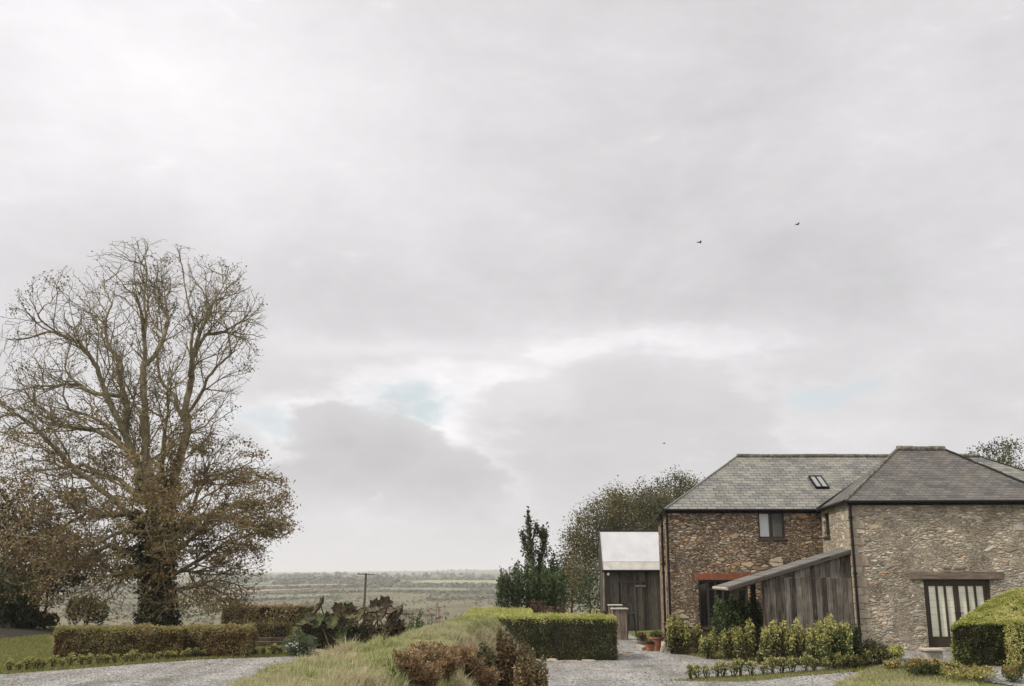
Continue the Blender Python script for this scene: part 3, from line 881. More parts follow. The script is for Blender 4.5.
    sel = thin & (vv > zl) & (c2 > .30)
    pts = np.repeat(N[sel], 3, 0); pts = pts + rng.normal(size=pts.shape) * .12
    leaves('leaf_tufts', pts, .10, M['leaf_tuft'], t, rng=rng)
    # ivy round the trunk and first limbs
    zi = P(150, 505, Y0).z
    xt = P(160, 560, Y0).x; core = (r > .1) & (vv < zi + 1.2) & (np.abs(N[:, 0] - xt) < 1.5)
    idx = np.where(core)[0]
    k = rng.choice(idx, 26000, p=(r[idx] / r[idx].sum())); d = rand_dirs(len(k), rng)
    fall = np.clip((zi + 1.5 - N[k, 2]) / 5, .15, 1)
    pts = N[k] + d * (r[k] * 1.0 + .06 + .32 * rng.random(len(k)) * fall)[:, None] + rng.normal(size=(len(k), 3)) * .08
    leaves('ivy', pts, .15, M['ivy'], t, rng=rng)
    print('big tree nodes', len(N))
big_tree()

def make_tree(name, label, base, trunk, ells, nattr, mat, bmat, leaf=.16, per=6, step=.4, infl=3.5, kill=.6, tip=.014, seed=1, spread=.25, up=.6, group=None, leafthr=.04, extra=None, cat='tree', prob=1.0, cut=None):
    rng = np.random.default_rng(seed)
    base = Vector((base[0], base[1], hz(base[0], base[1]) - .1))
    t = thing(name, label, cat, base, group)
    seeds = [[base] + list(trunk)] + (extra or [])
    N, par, ch, r = grow_tree(base, seeds, ell_env(ells), nattr, step=step, infl=infl, kill=kill, rng=rng, tip=tip, expo=2.2)
    V, Fc = tree_tubes(N, ch, r)
    mesh_obj('trunk', V, Fc, bmat, t, smooth=True)
    sel = (r < leafthr) & (rng.random(len(N)) < prob) & (N[:, 2] > base.z + .35 * (trunk[0][2] - base.z))
    cl = np.array([mnoise.noise((p[0] * .45, p[1] * .45, p[2] * .6)) for p in N])
    if cut is not None: sel &= (cl > cut)
    pts = np.repeat(N[sel], per, 0); rr = np.clip(np.repeat(.5 + cl[sel] * .9, per) + rng.normal(size=len(pts)) * .2, 0, 1)
    pts = pts + rng.normal(size=pts.shape) * spread
    leaves('crown', pts, leaf, mat, t, up=up, rnd=rr, rng=rng)
    return t

def ell(u0, u1, v0, v1, Y, dep=None):
    a = P(u0, (v0 + v1) / 2, Y); b = P(u1, (v0 + v1) / 2, Y); c = P((u0 + u1) / 2, v0, Y); d = P((u0 + u1) / 2, v1, Y)
    rx = (b.x - a.x) / 2; rz = (c.z - d.z) / 2
    return ((a.x + b.x) / 2, Y, (c.z + d.z) / 2, rx, dep or rx, rz)

# small wood at the far left
make_tree('oak_tree', 'dark autumn tree with two stems at the far left edge of the photo', (P(22, 620, 50).x, 50), [P(24, 590, 50), P(18, 560, 50)], [ell(-40, 62, 490, 600, 50, 3), ell(-30, 40, 475, 540, 51, 2.5)], 1500, M['leaf_leftwood'], M['bark_dark'], .17, 24, seed=21, spread=.32)
make_tree('oak_tree', 'slim dark-trunked tree between the far left edge and the big ivy-clad tree', (P(46, 630, 47).x, 47), [P(46, 605, 47), P(48, 580, 47)], [ell(8, 95, 530, 600, 47, 2.2)], 900, M['leaf_leftwood'], M['bark_dark'], .16, 22, seed=22, spread=.32)
make_tree('pine_tree', 'small dark tree reaching over the low shed roof at the left edge', (P(4, 620, 44).x, 44), [P(3, 600, 44), P(0, 580, 44)], [ell(-30, 30, 560, 632, 44, 1.6)], 600, M['leaf_dark'], M['bark_dark'], .15, 24, seed=23)
# trees behind the barn shed
make_tree('beech_tree', 'spreading bronze-green tree behind the white-roofed shed', (P(622, 600, 72).x, 72), [P(622, 585, 72), P(620, 560, 72)],
          [ell(588, 640, 489, 550, 72, 3), ell(566, 612, 512, 570, 71.5, 3), ell(600, 665, 500, 575, 73, 4), ell(556, 600, 545, 592, 71, 2.5), ell(625, 668, 486, 540, 74, 2.5)], 2400, M['leaf_bronze'], M['bark_dark'], .145, 64, step=.45, seed=31, spread=.36, cut=-.34)
make_tree('beech_tree', 'taller dark bronze tree beside the left end of the slate roof', (P(672, 600, 78).x, 78), [P(672, 585, 78), P(672, 540, 78)],
          [ell(654, 702, 471, 520, 78, 3), ell(640, 680, 490, 560, 78, 3.5), ell(676, 716, 482, 550, 78.5, 3)], 1500, M['leaf_bronze'], M['bark_dark'], .145, 64, step=.45, seed=32, spread=.34, cut=-.34)
make_tree('ash_tree', 'thin olive tree top showing above the right end of the roofs', (P(1000, 560, 58).x, 58), [P(1000, 500, 58), P(1000, 470, 58)],
          [ell(966, 1032, 440, 490, 58, 2.4)], 1100, M['leaf_spire'], M['bark'], .13, 34, step=.32, seed=33, spread=.2, prob=.7)
make_tree('holm_oak', 'rounded dark bush-like tree immediately left of the shed', (P(590, 610, 60).x, 60), [P(590, 600, 60)], [ell(570, 612, 570, 612, 60, 2)], 700, M['leaf_dark'], M['bark_dark'], .16, 14, seed=34, up=.3)
make_tree('hazel_tree', 'loose yellow-brown shrub tree between the spire-shaped tree and the dark round one', (P(573, 610, 66).x, 66), [P(573, 602, 66)], [ell(552, 594, 563, 608, 66, 2)], 500, M['leaf_bronze'], M['bark_dark'], .16, 26, seed=35)

# ------------------------------------------------------------------ shrubs and hedges
def blob_points(ells, n, rng, shell=.62):
    E = np.array(ells); w = (E[:, 3] * E[:, 4] * E[:, 5]) ** .7; w /= w.sum()
    k = rng.choice(len(E), n, p=w); d = rand_dirs(n, rng); rad = shell + (1 - shell) * rng.random(n) ** .7
    lump = np.array([1 + .22 * mnoise.noise((a[0] * 2.3 + kk, a[1] * 2.3, a[2] * 2.3)) for a, kk in zip(d, k)])
    return E[k, :3] + d * (rad * lump)[:, None] * E[k, 3:6], d

PAIR = {}
def pair(a, b):
    k = (a, b)
    if k not in PAIR: PAIR[k] = leaf_mat(a + ' with ' + b, LC[M[a].name] + LC[M[b].name][::-1], .28)
    return PAIR[k]
def shrub(name, label, ells, n, mats, leaf=.07, base=None, stems=6, seed=1, cat='shrub', group=None, shell=.35, tipfrac=.4, up=.3, parent=None, aspect=.55):
    rng = np.random.default_rng(seed + 500)
    if base is None:
        e = ells[0]; base = (e[0], e[1], hz(e[0], e[1]))
    base = Vector(base)
    t = thing(name, label, cat, base, group)
    pts, d = blob_points(ells, n, rng, shell)
    zlo = pts[:, 2].min(); pts[:, 2] = np.maximum(pts[:, 2], base.z + .01)
    main, tipm = mats
    # new growth at the shoot ends: a separate look, but the same foliage mass
    out = (d[:, 2] + rng.normal(size=len(d)) * .5) > (1 - 2 * tipfrac)
    out &= (pts[:, 2] > base.z + .25 * (pts[:, 2].max() - base.z))
    rv = rng.random(len(pts)) * .48
    if tipm is not None: rv = np.where(out, 1 - rv, rv)
    else: rv *= 2
    leaves('foliage', pts, leaf, main, t, up=up, rng=rng, aspect=aspect, rnd=rv)
    mb = MB(); top = pts[:, 2].max()
    E = np.array(ells)
    for i in range(stems):
        e = E[rng.integers(len(E))]
        a = rng.random() * 6.28; q = .55 * rng.random()
        tgt = Vector((e[0] + math.cos(a) * q * e[3], e[1] + math.sin(a) * q * e[4], e[2] + e[5] * .6))
        b0 = base + Vector((rng.normal() * .04, rng.normal() * .04, -.03))
        mid = b0.lerp(tgt, .5) + Vector((rng.normal() * .04, rng.normal() * .04, .05))
        mb.tube([b0, mid, tgt], [.018, .012, .005], 5)
    mb.build('stems', M['stem'], t)
    return t

def pell(u0, u1, v0, v1, Y, dep=None): return ell(u0, u1, v0, v1, Y, dep)

def grow(name, label, u0, u1, vt, vb, Y=None, n=2500, mats=('leaf_base', 'leaf_tip'), leaf=.07, seed=1, cat='shrub', group=None, split=1, shell=.3, tipfrac=.4, up=.3, stems=6, dep=None, zb=None):
    """place a bush by the photo box of its outline; vb is where it meets the ground"""
    if Y is None: Y = GH((u0 + u1) / 2, vb).y + .15
    rng = np.random.default_rng(seed * 7 + 3)
    E = []
    cx = (u0 + u1) / 2
    c = P(cx, vb, Y); g = hz(c.x, Y)
    W = (P(u1, vb, Y).x - P(u0, vb, Y).x); top = P(cx, vt, Y).z; Hh_ = top - g
    D = dep or W * .5
    for i in range(split):
        fx = (i + .5) / split
        hh = Hh_ * (1 if i == split // 2 else .78 + .2 * rng.random())
        E.append((c.x - W / 2 + W * fx, Y + rng.normal() * .08, g + hh * .56, W / split * (.5 if split == 1 else .62), D, hh * .46))
        for _ in range(4):   # upright shoots break the outline
            a = rng.random() * 6.28
            E.append((c.x - W / 2 + W * fx + math.cos(a) * W / split * .33, Y + math.sin(a) * D * .6, g + hh * (.45 + .45 * rng.random()), W / split * .2, D * .3, hh * .2))
    return shrub(name, label, E, n, (pair(*mats), 1), leaf, (c.x, Y, g), stems, seed, cat, group, shell, tipfrac, up)

def hedge(name, label, fn_surf, n, mats, leaf, origin, core, seed=1, group=None, cat='hedge', extra=None):
    """fn_surf(n, rng) -> points, normals, is_top"""
    rng = np.random.default_rng(seed + 900)
    t = thing(name, label, cat, origin, group)
    core.build('shade_core', M['hedge_core'], t)  # dark filling that stands for the shade inside the leaves
    pts, nr, top = fn_surf(n, rng)
    jit = np.array([mnoise.noise((p[0] * 1.6, p[1] * 1.6, p[2] * 1.6)) for p in pts])
    j2 = np.array([mnoise.noise((p[0] * 4.5, p[1] * 4.5, p[2] * 4.5 + 9)) for p in pts])
    pts = pts + nr * (jit * .10 + j2 * .07 + np.abs(rng.normal(size=len(pts))) * .035 - .03)[:, None]
    rr = np.clip(.5 + jit * .8 + rng.normal(size=len(pts)) * .25, 0, 1)
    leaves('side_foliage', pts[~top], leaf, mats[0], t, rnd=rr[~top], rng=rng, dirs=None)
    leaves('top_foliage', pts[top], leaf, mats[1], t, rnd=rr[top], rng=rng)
    return t
M['hedge_core'] = plain('shaded hedge core', (.032, .03, .016), 1, .5, 9, .5)

def box_surf(boxes, topbias=.8, round_=.08):
    def f(n, rng):
        out = []; nr = []; tp = []
        areas = []
        for (x0, x1, y0, y1, z0, z1) in boxes: areas.append([(x1 - x0) * (z1 - z0), (x1 - x0) * (z1 - z0), (y1 - y0) * (z1 - z0), (y1 - y0) * (z1 - z0), (x1 - x0) * (y1 - y0) * topbias])
        A = np.array(areas); fl = A.ravel() / A.sum(); k = rng.choice(len(fl), n, p=fl)
        for q in k:
            b = boxes[q // 5]; s = q % 5; a, c = rng.random(2)
            x0, x1, y0, y1, z0, z1 = b
            if s < 2: p = [x0 + a * (x1 - x0), y0 if s == 0 else y1, z0 + c * (z1 - z0)]; m = (0, -1 if s == 0 else 1, 0)
            elif s < 4: p = [x0 if s == 2 else x1, y0 + a * (y1 - y0), z0 + c * (z1 - z0)]; m = (-1 if s == 2 else 1, 0, 0)
            else: p = [x0 + a * (x1 - x0), y0 + c * (y1 - y0), z1]; m = (0, 0, 1)
            if s < 4: # taper in slightly at the top
                w = max(0, (p[2] - z1 + .12)) / .12; p[0] -= m[0] * w * w * .07; p[1] -= m[1] * w * w * .07
            out.append(p); nr.append(m); tp.append(s == 4 or p[2] > z1 - .1 - .12 * rng.random())
        return np.array(out), np.array(nr, float), np.array(tp)
    return f
def core_boxes(boxes, ins=.06):
    mb = MB()
    for i, (x0, x1, y0, y1, z0, z1) in enumerate(boxes): mb.box(x0 + ins, x1 - ins, y0 + ins + i * .004, y1 - ins, z0, z1 - ins - i * .004)
    return mb

grow('garden_shrub', 'yellow-green bush standing under the big tree, left of its trunk', 68, 105, 594, 630, Y=50, n=3200, mats=('leaf_spire', 'leaf_tip'), leaf=.12, seed=36, split=3, tipfrac=.45, dep=.8)
grow('bramble_bush', 'dark undergrowth below the trees in front of the low hut at the left edge', -6, 30, 596, 640, Y=44.5, n=4200, mats=('leaf_dark', 'ivy'), leaf=.12, seed=37, split=3, tipfrac=.3, dep=.8)
grow('bramble_bush', 'dark undergrowth between the slim tree and the end of the long hedge', 26, 54, 612, 636, Y=46.5, n=2600, mats=('leaf_dark', 'leaf_leftwood'), leaf=.12, seed=38, split=3, tipfrac=.3, dep=.8)
# --- box hedge in the middle
hy = GH(560, 661).y
xr = P(617, 655, hy).x
ztop = P(560, 617.5, hy).z
mid_boxes = [(-1.6, xr, hy, hy + 2.2, 0, ztop), (-1.6, .75, hy + 2.15, hy + 8.0, 0, ztop - .02)]
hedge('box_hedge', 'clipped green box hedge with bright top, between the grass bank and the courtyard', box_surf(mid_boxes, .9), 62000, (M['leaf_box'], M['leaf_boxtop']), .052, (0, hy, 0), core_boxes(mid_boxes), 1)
# --- long low hedge on the left
ly = GH(60, 659).y
x0 = P(53, 650, ly).x; x1 = P(244, 650, ly).x; zt = P(150, 628.5, ly).z
left_boxes = [(x0, P(178, 650, ly).x, ly, ly + .9, 0, zt), (P(178, 650, ly).x - .05, x1, ly + .5, ly + 1.35, 0, zt - .01)]
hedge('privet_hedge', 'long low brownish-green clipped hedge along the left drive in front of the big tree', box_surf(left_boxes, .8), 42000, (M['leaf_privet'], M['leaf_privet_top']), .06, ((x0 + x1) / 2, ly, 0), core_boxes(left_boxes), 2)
# --- brown beech hedges further back
b1 = [(P(222, 610, 56).x, P(313, 610, 56).x, 56, 57.2, hz(-12, 56) - .3, P(270, 606.5, 56).z)]
hedge('beech_hedge', 'tall brown leaf-holding hedge beyond the big tree, at the edge of the valley', box_surf(b1, .8), 11000, (M['leaf_beech'], M['leaf_beech']), .13, (-12, 56, hz(-12, 56)), core_boxes(b1), 3)
b2 = [(P(243, 630, 44).x, P(289, 630, 44).x, 44, 44.7, 0, P(260, 624, 44).z)]
hedge('beech_hedge', 'low thin hedge of upright twigs in front of the brown beech hedge', box_surf(b2, .8), 2600, (M['leaf_privet'], M['leaf_privet']), .08, (-10.5, 44, 0), core_boxes(b2, .12), 4)
# --- right hand hedge: rises and rounds away from its dark front face
def right_hedge():
    fy = GH(980, 667).y; xl = P(954, 650, fy).x; xr_ = 15.8
    g = hz(xl, fy)
    zf = P(980, 622.5, fy).z; zb = P(1000, 591, fy + 1.9).z
    def xle(y): return xl + .70 * (y - fy)
    def top(x, y):
        t = sstep(0, 2.0, y - fy); q = sstep(-.35, 1.5, x - xle(y))
        return zf + (zb - zf) * t * (.12 + .88 * q) - .10 * (1 - sstep(0, .25, x - xle(y)))
    def surf(n, rng):
        out = []; nr = []; tp = []
        for _ in range(n):
            s = rng.random(); a, c = rng.random(2)
            if s < .30:
                x = xl + a * (xr_ - xl); z = g + c * (top(x, fy) - g); out.append((x, fy, z)); nr.append((0, -1, 0)); tp.append(z > zf - .12 * rng.random())
            elif s < .52:
                y = fy + a * 2.1; xx = xle(y) - .10 * math.sin(a * 3.1); z = g + c * (top(xle(y), y) - g); out.append((xx, y, z)); nr.append((-1, 0, 0)); tp.append(True if rng.random() < .65 else False)  # most left-side leaves take the bright top colour, painted as sunlit
            else:
                y = fy + c * 2.1; x = xle(y) - .05 + a * (xr_ - xle(y)); out.append((x, y, float(top(x, y)))); nr.append((0, 0, 1)); tp.append(True)
        return np.array(out, float), np.array(nr, float), np.array(tp)
    mb = MB(); nx, ny = 14, 8
    for i in range(nx):
        for j in range(ny):
            ya = fy + .07 + 1.95 * j / ny; yb = fy + .07 + 1.95 * (j + 1) / ny
            X_ = lambda i_, y_: xle(y_) + .07 + (xr_ - xle(y_) - .1) * i_ / nx
            mb.poly([(X_(q_, y_), y_, top(X_(q_, y_), y_) - .07) for q_, y_ in ((i, ya), (i + 1, ya), (i + 1, yb), (i, yb))])
    for i in range(nx):
        for y in (fy + .07, fy + 2.02):
          xa = xle(y) + .07 + (xr_ - xle(y) - .1) * i / nx; xb = xle(y) + .07 + (xr_ - xle(y) - .1) * (i + 1) / nx
          mb.poly([(xa, y, g), (xb, y, g), (xb, y, top(xb, y) - .07), (xa, y, top(xa, y) - .07)])
    for j in range(ny):
        ya = fy + .07 + 1.95 * j / ny; yb = fy + .07 + 1.95 * (j + 1) / ny
        for xa, xb in ((xle(ya) + .07, xle(yb) + .07), (xr_ - .03, xr_ - .03)): mb.poly([(xa, ya, g), (xb, yb, g), (xb, yb, top(xb, yb) - .07), (xa, ya, top(xa, ya) - .07)])
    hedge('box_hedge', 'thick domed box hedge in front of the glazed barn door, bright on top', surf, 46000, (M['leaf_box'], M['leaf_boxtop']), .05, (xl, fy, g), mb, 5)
    bx = [(P(1021, 650, fy - .9).x, P(1060, 650, fy - .9).x, fy - .9, fy - .12, g - .05, P(1012, 621, fy - .9).z)]
    hedge('box_hedge', 'smaller box hedge block at the right edge, nearer than the domed hedge', box_surf(bx, .9), 7000, (M['leaf_boxtop'], M['leaf_boxtop']), .05, (bx[0][0], fy - .9, g), core_boxes(bx), 6)
right_hedge()

# --- shrubs before the barn (photo outlines)
SH = [
 (667, 690, 613, 655, 3, 'bushy yellow-tipped shrub at the left corner of the barn', 2600, ('leaf_base', 'leaf_tip')),
 (684, 702, 622, 654, 2, 'yellow-tipped shrub right of the corner shrub, under the ground floor window', 1700, ('leaf_base', 'leaf_tip')),
 (700, 718, 629, 660, 2, 'small sparse yellow-green shrub in front of the ground floor window', 1200, ('leaf_base', 'leaf_tip')),
 (721, 739, 625, 661, 2, 'narrow yellow-green shrub left of the dark bush by the porch', 1500, ('leaf_base', 'leaf_tip')),
 (736, 756, 619, 663, 2, 'upright yellow-green shrub in front of the dark bush by the porch', 1900, ('leaf_base', 'leaf_tip')),
 (757, 766, 652, 666, 1, 'tiny shrub on the grass strip between two larger shrubs', 350, ('leaf_base', 'leaf_tip')),
 (763, 790, 620, 667, 3, 'rounded yellow-green shrub in front of the left end of the boarded porch', 2900, ('leaf_base', 'leaf_tip')),
 (788, 813, 619, 666, 3, 'loose pale-tipped shrub in front of the middle of the porch boards', 2200, ('leaf_base', 'leaf_tip')),
 (808, 826, 622, 668, 2, 'slender pale-tipped shrub in front of the right part of the porch boards', 1700, ('leaf_base', 'leaf_tip')),
 (818, 850, 615, 669, 3, 'largest mixed green shrub at the foot of the black downpipe', 4200, ('leaf_mid', 'leaf_tip')),
 (838, 862, 626, 669, 2, 'dark green shrub right of the downpipe, against the pale stone wall', 2600, ('leaf_dark', 'leaf_mid')),
]
for i, (a, b, vt, vb, sp, lab, n, mt) in enumerate(SH):
    grow('garden_shrub', lab, a, b, vt, vb, n=int(n * 1.25), mats=mt, leaf=.075, seed=40 + i, split=sp, group='young shrubs planted along the front of the barn', shell=.15, tipfrac=.5, stems=9)
grow('climbing_shrub', 'big dark leafy bush filling the open porch under the slate canopy', 714, 764, 595, 655, Y=33.0, n=5200, mats=('leaf_dark', 'leaf_mid'), leaf=.09, seed=61, split=3, tipfrac=.25)
grow('heather_bush', 'low dark reddish bush at the foot of the pale stone wall', 852, 886, 640, 666, n=2600, mats=('leaf_redfern', 'leaf_dark'), leaf=.06, seed=62, split=3, tipfrac=.5)
grow('euonymus_bush', 'bright yellow-green low bush in front of the stone wall', 877, 903, 645, 662, n=1900, mats=('leaf_mid', 'leaf_boxtop'), leaf=.06, seed=63, split=2, tipfrac=.7)
grow('orange_shrub', 'little orange-leaved plant on the edge of the lawn', 884, 901, 658, 671, n=700, mats=('leaf_orange', 'leaf_tip'), leaf=.06, seed=64, split=2)
grow('hydrangea', 'brownish hydrangea with fading flower heads beside the stone trough', 906, 938, 656, 677, n=2000, mats=('leaf_mid', 'leaf_orange'), leaf=.06, seed=65, split=3, tipfrac=.35)
grow('garden_shrub', 'low green shrub between the two brownish ones at the bottom right', 934, 962, 660, 676, n=1900, mats=('leaf_mid', 'leaf_tip'), leaf=.055, seed=66, split=2)
grow('garden_shrub', 'wide low yellow-brown shrub before the dark face of the domed hedge', 946, 992, 665, 682, n=2600, mats=('leaf_tip', 'leaf_orange'), leaf=.055, seed=67, split=4, tipfrac=.25)
grow('garden_shrub', 'orange-tipped shrub in the bottom right corner of the photo', 1004, 1024, 663, 684, n=1300, mats=('leaf_mid', 'leaf_orange'), leaf=.055, seed=68, split=2)

ORD = ['first', 'second', 'third', 'fourth', 'fifth', 'sixth', 'seventh', 'eighth', 'ninth', 'tenth', 'eleventh', 'twelfth', 'thirteenth', 'fourteenth', 'fifteenth', 'sixteenth', 'seventeenth', 'eighteenth', 'nineteenth',
       'twentieth', 'twenty-first', 'twenty-second', 'twenty-third', 'twenty-fourth', 'twenty-fifth', 'twenty-sixth', 'twenty-seventh', 'twenty-eighth', 'twenty-ninth', 'thirtieth', 'thirty-first', 'thirty-second', 'thirty-third', 'thirty-fourth']

def copy_tree(o, loc, scale, rz, label):
    c = o.copy(); C.objects.link(c); c.location = loc; c.scale = (scale,) * 3; c.rotation_euler = (0, 0, rz); c['label'] = label
    for ch in o.children:
        d = ch.copy(); C.objects.link(d); d.parent = c
    return c
def small_plant(seed, mats, group, name, r=.17, h=.36, n=420):
    E = [(0, 0, h * .6, r, r, h * .42)]
    rng = random.Random(seed)
    for _ in range(5): E.append((rng.uniform(-1, 1) * r * .6, rng.uniform(-1, 1) * r * .6, h * rng.uniform(.6, 1.0), r * .4, r * .4, h * .22))
    return shrub(name, 'x', E, n, (pair(*mats), 1), .045, (0, 0, 0), 4, seed, 'plant', group, .2, .5, .4)
def row(path, count, protos, lab, jit=.05, smin=.75, smax=1.15, seed=5):
    rng = random.Random(seed)
    pts = [GH(u, v) for u, v in path]
    L = [0]
    for a, b in zip(pts, pts[1:]): L.append(L[-1] + (b - a).length)
    first = {}
    for i in range(count):
        d = L[-1] * i / (count - 1)
        k = max(j for j in range(len(pts) - 1) if L[j] <= d + 1e-6)
        p = pts[k].lerp(pts[k + 1], (d - L[k]) / (L[k + 1] - L[k]))
        x = p.x + rng.uniform(-jit, jit); y = p.y + rng.uniform(-jit, jit)
        pr = protos[i % len(protos)]
        loc = Vector((x, y, hz(x, y) + .01)); lb = lab % ORD[i]; sc = rng.uniform(smin, smax); rz = rng.uniform(0, 6.28)
        if pr.name not in first:
            first[pr.name] = 1; pr.location = loc; pr.scale = (sc,) * 3; pr.rotation_euler = (0, 0, rz); pr['label'] = lb
        else: copy_tree(pr, loc, sc, rz, lb)
g1 = 'small plants edging the left gravel drive'
row([(8, 672.5), (60, 668), (112, 664.5), (203, 658), (280, 655.5)], 33, [small_plant(s, ('leaf_base', 'leaf_tip'), g1, 'edging_plant', .15, .33) for s in (1, 2, 3)], 'small tufted plant edging the left gravel drive, %s from the left end', seed=5)
g2 = 'small plants edging the right side of the courtyard'
row([(690, 681), (740, 677.5), (790, 674), (850, 670), (878, 666)], 20, [small_plant(s, ('leaf_mid', 'leaf_tip'), g2, 'edging_plant', .19, .40) for s in (11, 12, 13)], 'small pale-tipped plant edging the right side of the gravel courtyard, %s from the left', seed=6)

# ------------------------------------------------------------------ grass bank
BL = [P(215, 692, 10), P(240, 680, 11.5), P(300, 657.5, 15), P(350, 646, 17.5), P(400, 635, 20.5), P(440, 623.5, 23.5), P(480, 615.5, 27), P(495, 615, 29)]
BR = [(10, -1.9), (12, -1.75), (16, -1.35), (21, -1.15), (26, -.85), (29, -.6)]
bly = np.array([p.y for p in BL]); blx = np.array([p.x for p in BL]); blz = np.array([p.z for p in BL])
bry = np.array([a for a, b in BR]); brx = np.array([b for a, b in BR])
def bank(x, y):
    x = np.asarray(x, float); y = np.asarray(y, float)
    xl = np.interp(y, bly, blx); zt = np.interp(y, bly, blz); xr = np.maximum(np.interp(y, bry, brx), xl + .05)
    z = np.where(x < xl, zt * (1 - sstep(0, 1.9, xl - x)) , np.where(x > xr, zt * (1 - 1.06 * np.clip((x - xr) / 1.3, 0, 1) ** 1.1), zt))
    z = z - zt * sstep(28.6, 30.3, y)
    z = z * sstep(2, 7, y)
    n = np.vectorize(lambda a, b: mnoise.noise((a * 1.3, b * .9, 0)) * .13 + mnoise.noise((a * 3.3, b * 2.2, 2)) * .06)(x, y)
    edge = np.clip(z / .4, 0, 1)
    return z + n * edge - .07 * edge - .02
def build_bank():
    xs = np.arange(-7.5, 2.2, .14); ys = np.arange(3, 30.4, .2)
    X, Y = np.meshgrid(xs, ys); Z = np.maximum(bank(X, Y), H(X, Y) * 0 - .05)
    hid = (Z < H(X, Y) + .03)
    Z = np.where(hid, H(X, Y) - .04, Z)
    ny, nx = X.shape; idx = np.arange(nx * ny).reshape(ny, nx)
    keep = ~(hid[:-1, :-1] & hid[1:, :-1] & hid[:-1, 1:] & hid[1:, 1:])
    Fc = np.stack([idx[:-1, :-1][keep], idx[:-1, 1:][keep], idx[1:, 1:][keep], idx[1:, :-1][keep]], 1)
    o = mesh_obj('grass_bank', np.stack([X, Y, Z], -1).reshape(-1, 3), Fc, M['bankearth'], smooth=True); tag(o, kind='structure')
    rng = np.random.default_rng(77)
    n = 190000
    y = 8 + 22.3 * rng.random(n) ** .9; xl = np.interp(y, bly, blx); xr = np.maximum(np.interp(y, bry, brx), xl + .05)
    x = xl - .9 + (xr - xl + 2.3) * rng.random(n)
    z = bank(x, y); ok = z > H(x, y) + .12; x, y, z, xl, xr = x[ok], y[ok], z[ok], xl[ok], xr[ok]
    face = x > xr + .15
    nn = np.array([mnoise.noise((a * .9, b * .6, 5)) for a, b in zip(x, y)])
    straw = (nn + rng.normal(size=len(x)) * .15 > np.where(face, .05, .5))
    thin = rng.random(len(x)) < np.where(face, .55, 1)
    pts = np.stack([x, y, z - .01], 1)
    tu = np.array([max(.25, .8 + 1.9 * mnoise.noise((a * 3.1, b * 2.0, 8)) + .8 * mnoise.noise((a * 9, b * 6, 3))) for a, b in zip(x, y)])
    o = blades('bank_grass', pts[~straw & thin], .065, .019, M['grass_green'], lean=1.0, rng=rng, tuss=tu[~straw & thin]); tag(o, 'pale green rough grass covering the bank in the foreground', 'grass', kind='stuff')
    o = blades('dry_grass', pts[straw & thin], .09, .015, M['grass_straw'], lean=1.3, rng=rng, tuss=tu[straw & thin]); tag(o, 'dry straw-coloured grass on the bank in the foreground', 'grass', kind='stuff')
build_bank()

def verge_grass():
    rng = np.random.default_rng(78)
    P1 = gp((-40, 673), (6, 674), (112, 666), (203, 659.5), (293, 656.5), (296, 648), (240, 648), (52, 652), (50, 635), (10, 639), (-40, 640))
    P2 = gp((700, 658), (745, 662), (800, 666), (850, 671), (862, 676), (845, 683), (985, 684), (965, 666), (870, 664), (850, 655), (668, 650))
    P3 = lawn_poly
    P4 = gp((668, 681.5), (700, 679), (760, 675), (850, 669), (852, 673), (790, 678), (740, 683))
    for k, (poly, n, lab) in enumerate(((P1, 80000, 'short green grass verge and mound beside the left drive'), (P2, 26000, 'grass strip among the shrubs in front of the barn'), (P3, 15000, 'bright lawn grass at the bottom right'), (P4, 5000, 'grass under the edging plants of the courtyard'))):
        xs = [p[0] for p in poly]; ys = [p[1] for p in poly]
        x = min(xs) + (max(xs) - min(xs)) * rng.random(n * 2); y = min(ys) + (max(ys) - min(ys)) * rng.random(n * 2)
        ok = in_poly(x, y, poly); x, y = x[ok][:n], y[ok][:n]
        o = blades('verge_grass', np.stack([x, y, H(x, y)], 1), .07, .028, M['grass_lawn'] if k != 2 else M['grass_green'], lean=.9, rng=rng)
        tag(o, lab, 'grass', kind='stuff')
    # fallen leaves
    n = 3000
    x = -24 + 20 * rng.random(n); y = 31 + 9 * rng.random(n) ** 1.3
    pts = np.stack([x, y, H(x, y) + .03], 1)
    ok = rng.random(n) < np.exp(-((x + 21) / 4.5) ** 2) + .25
    tag(leaves('fallen_leaves', pts[ok], .08, M['fallen'], up=4, rng=rng), 'rusty fallen leaves lying on the grass below the left trees', 'leaves', kind='stuff')
verge_grass()
def litter():
    rng = np.random.default_rng(91); n = 700
    x = -16 + 26 * rng.random(n); y = 22 + 14 * rng.random(n); ok = in_poly(x, y, court_poly) | in_poly(x, y, drive_poly); x, y = x[ok], y[ok]
    tag(leaves('gravel_leaves', np.stack([x, y, H(x, y) + .04], 1), .06, M['fallen'], up=4, rng=rng), 'a few brown leaves blown over the gravel', 'leaves', kind='stuff')
litter()

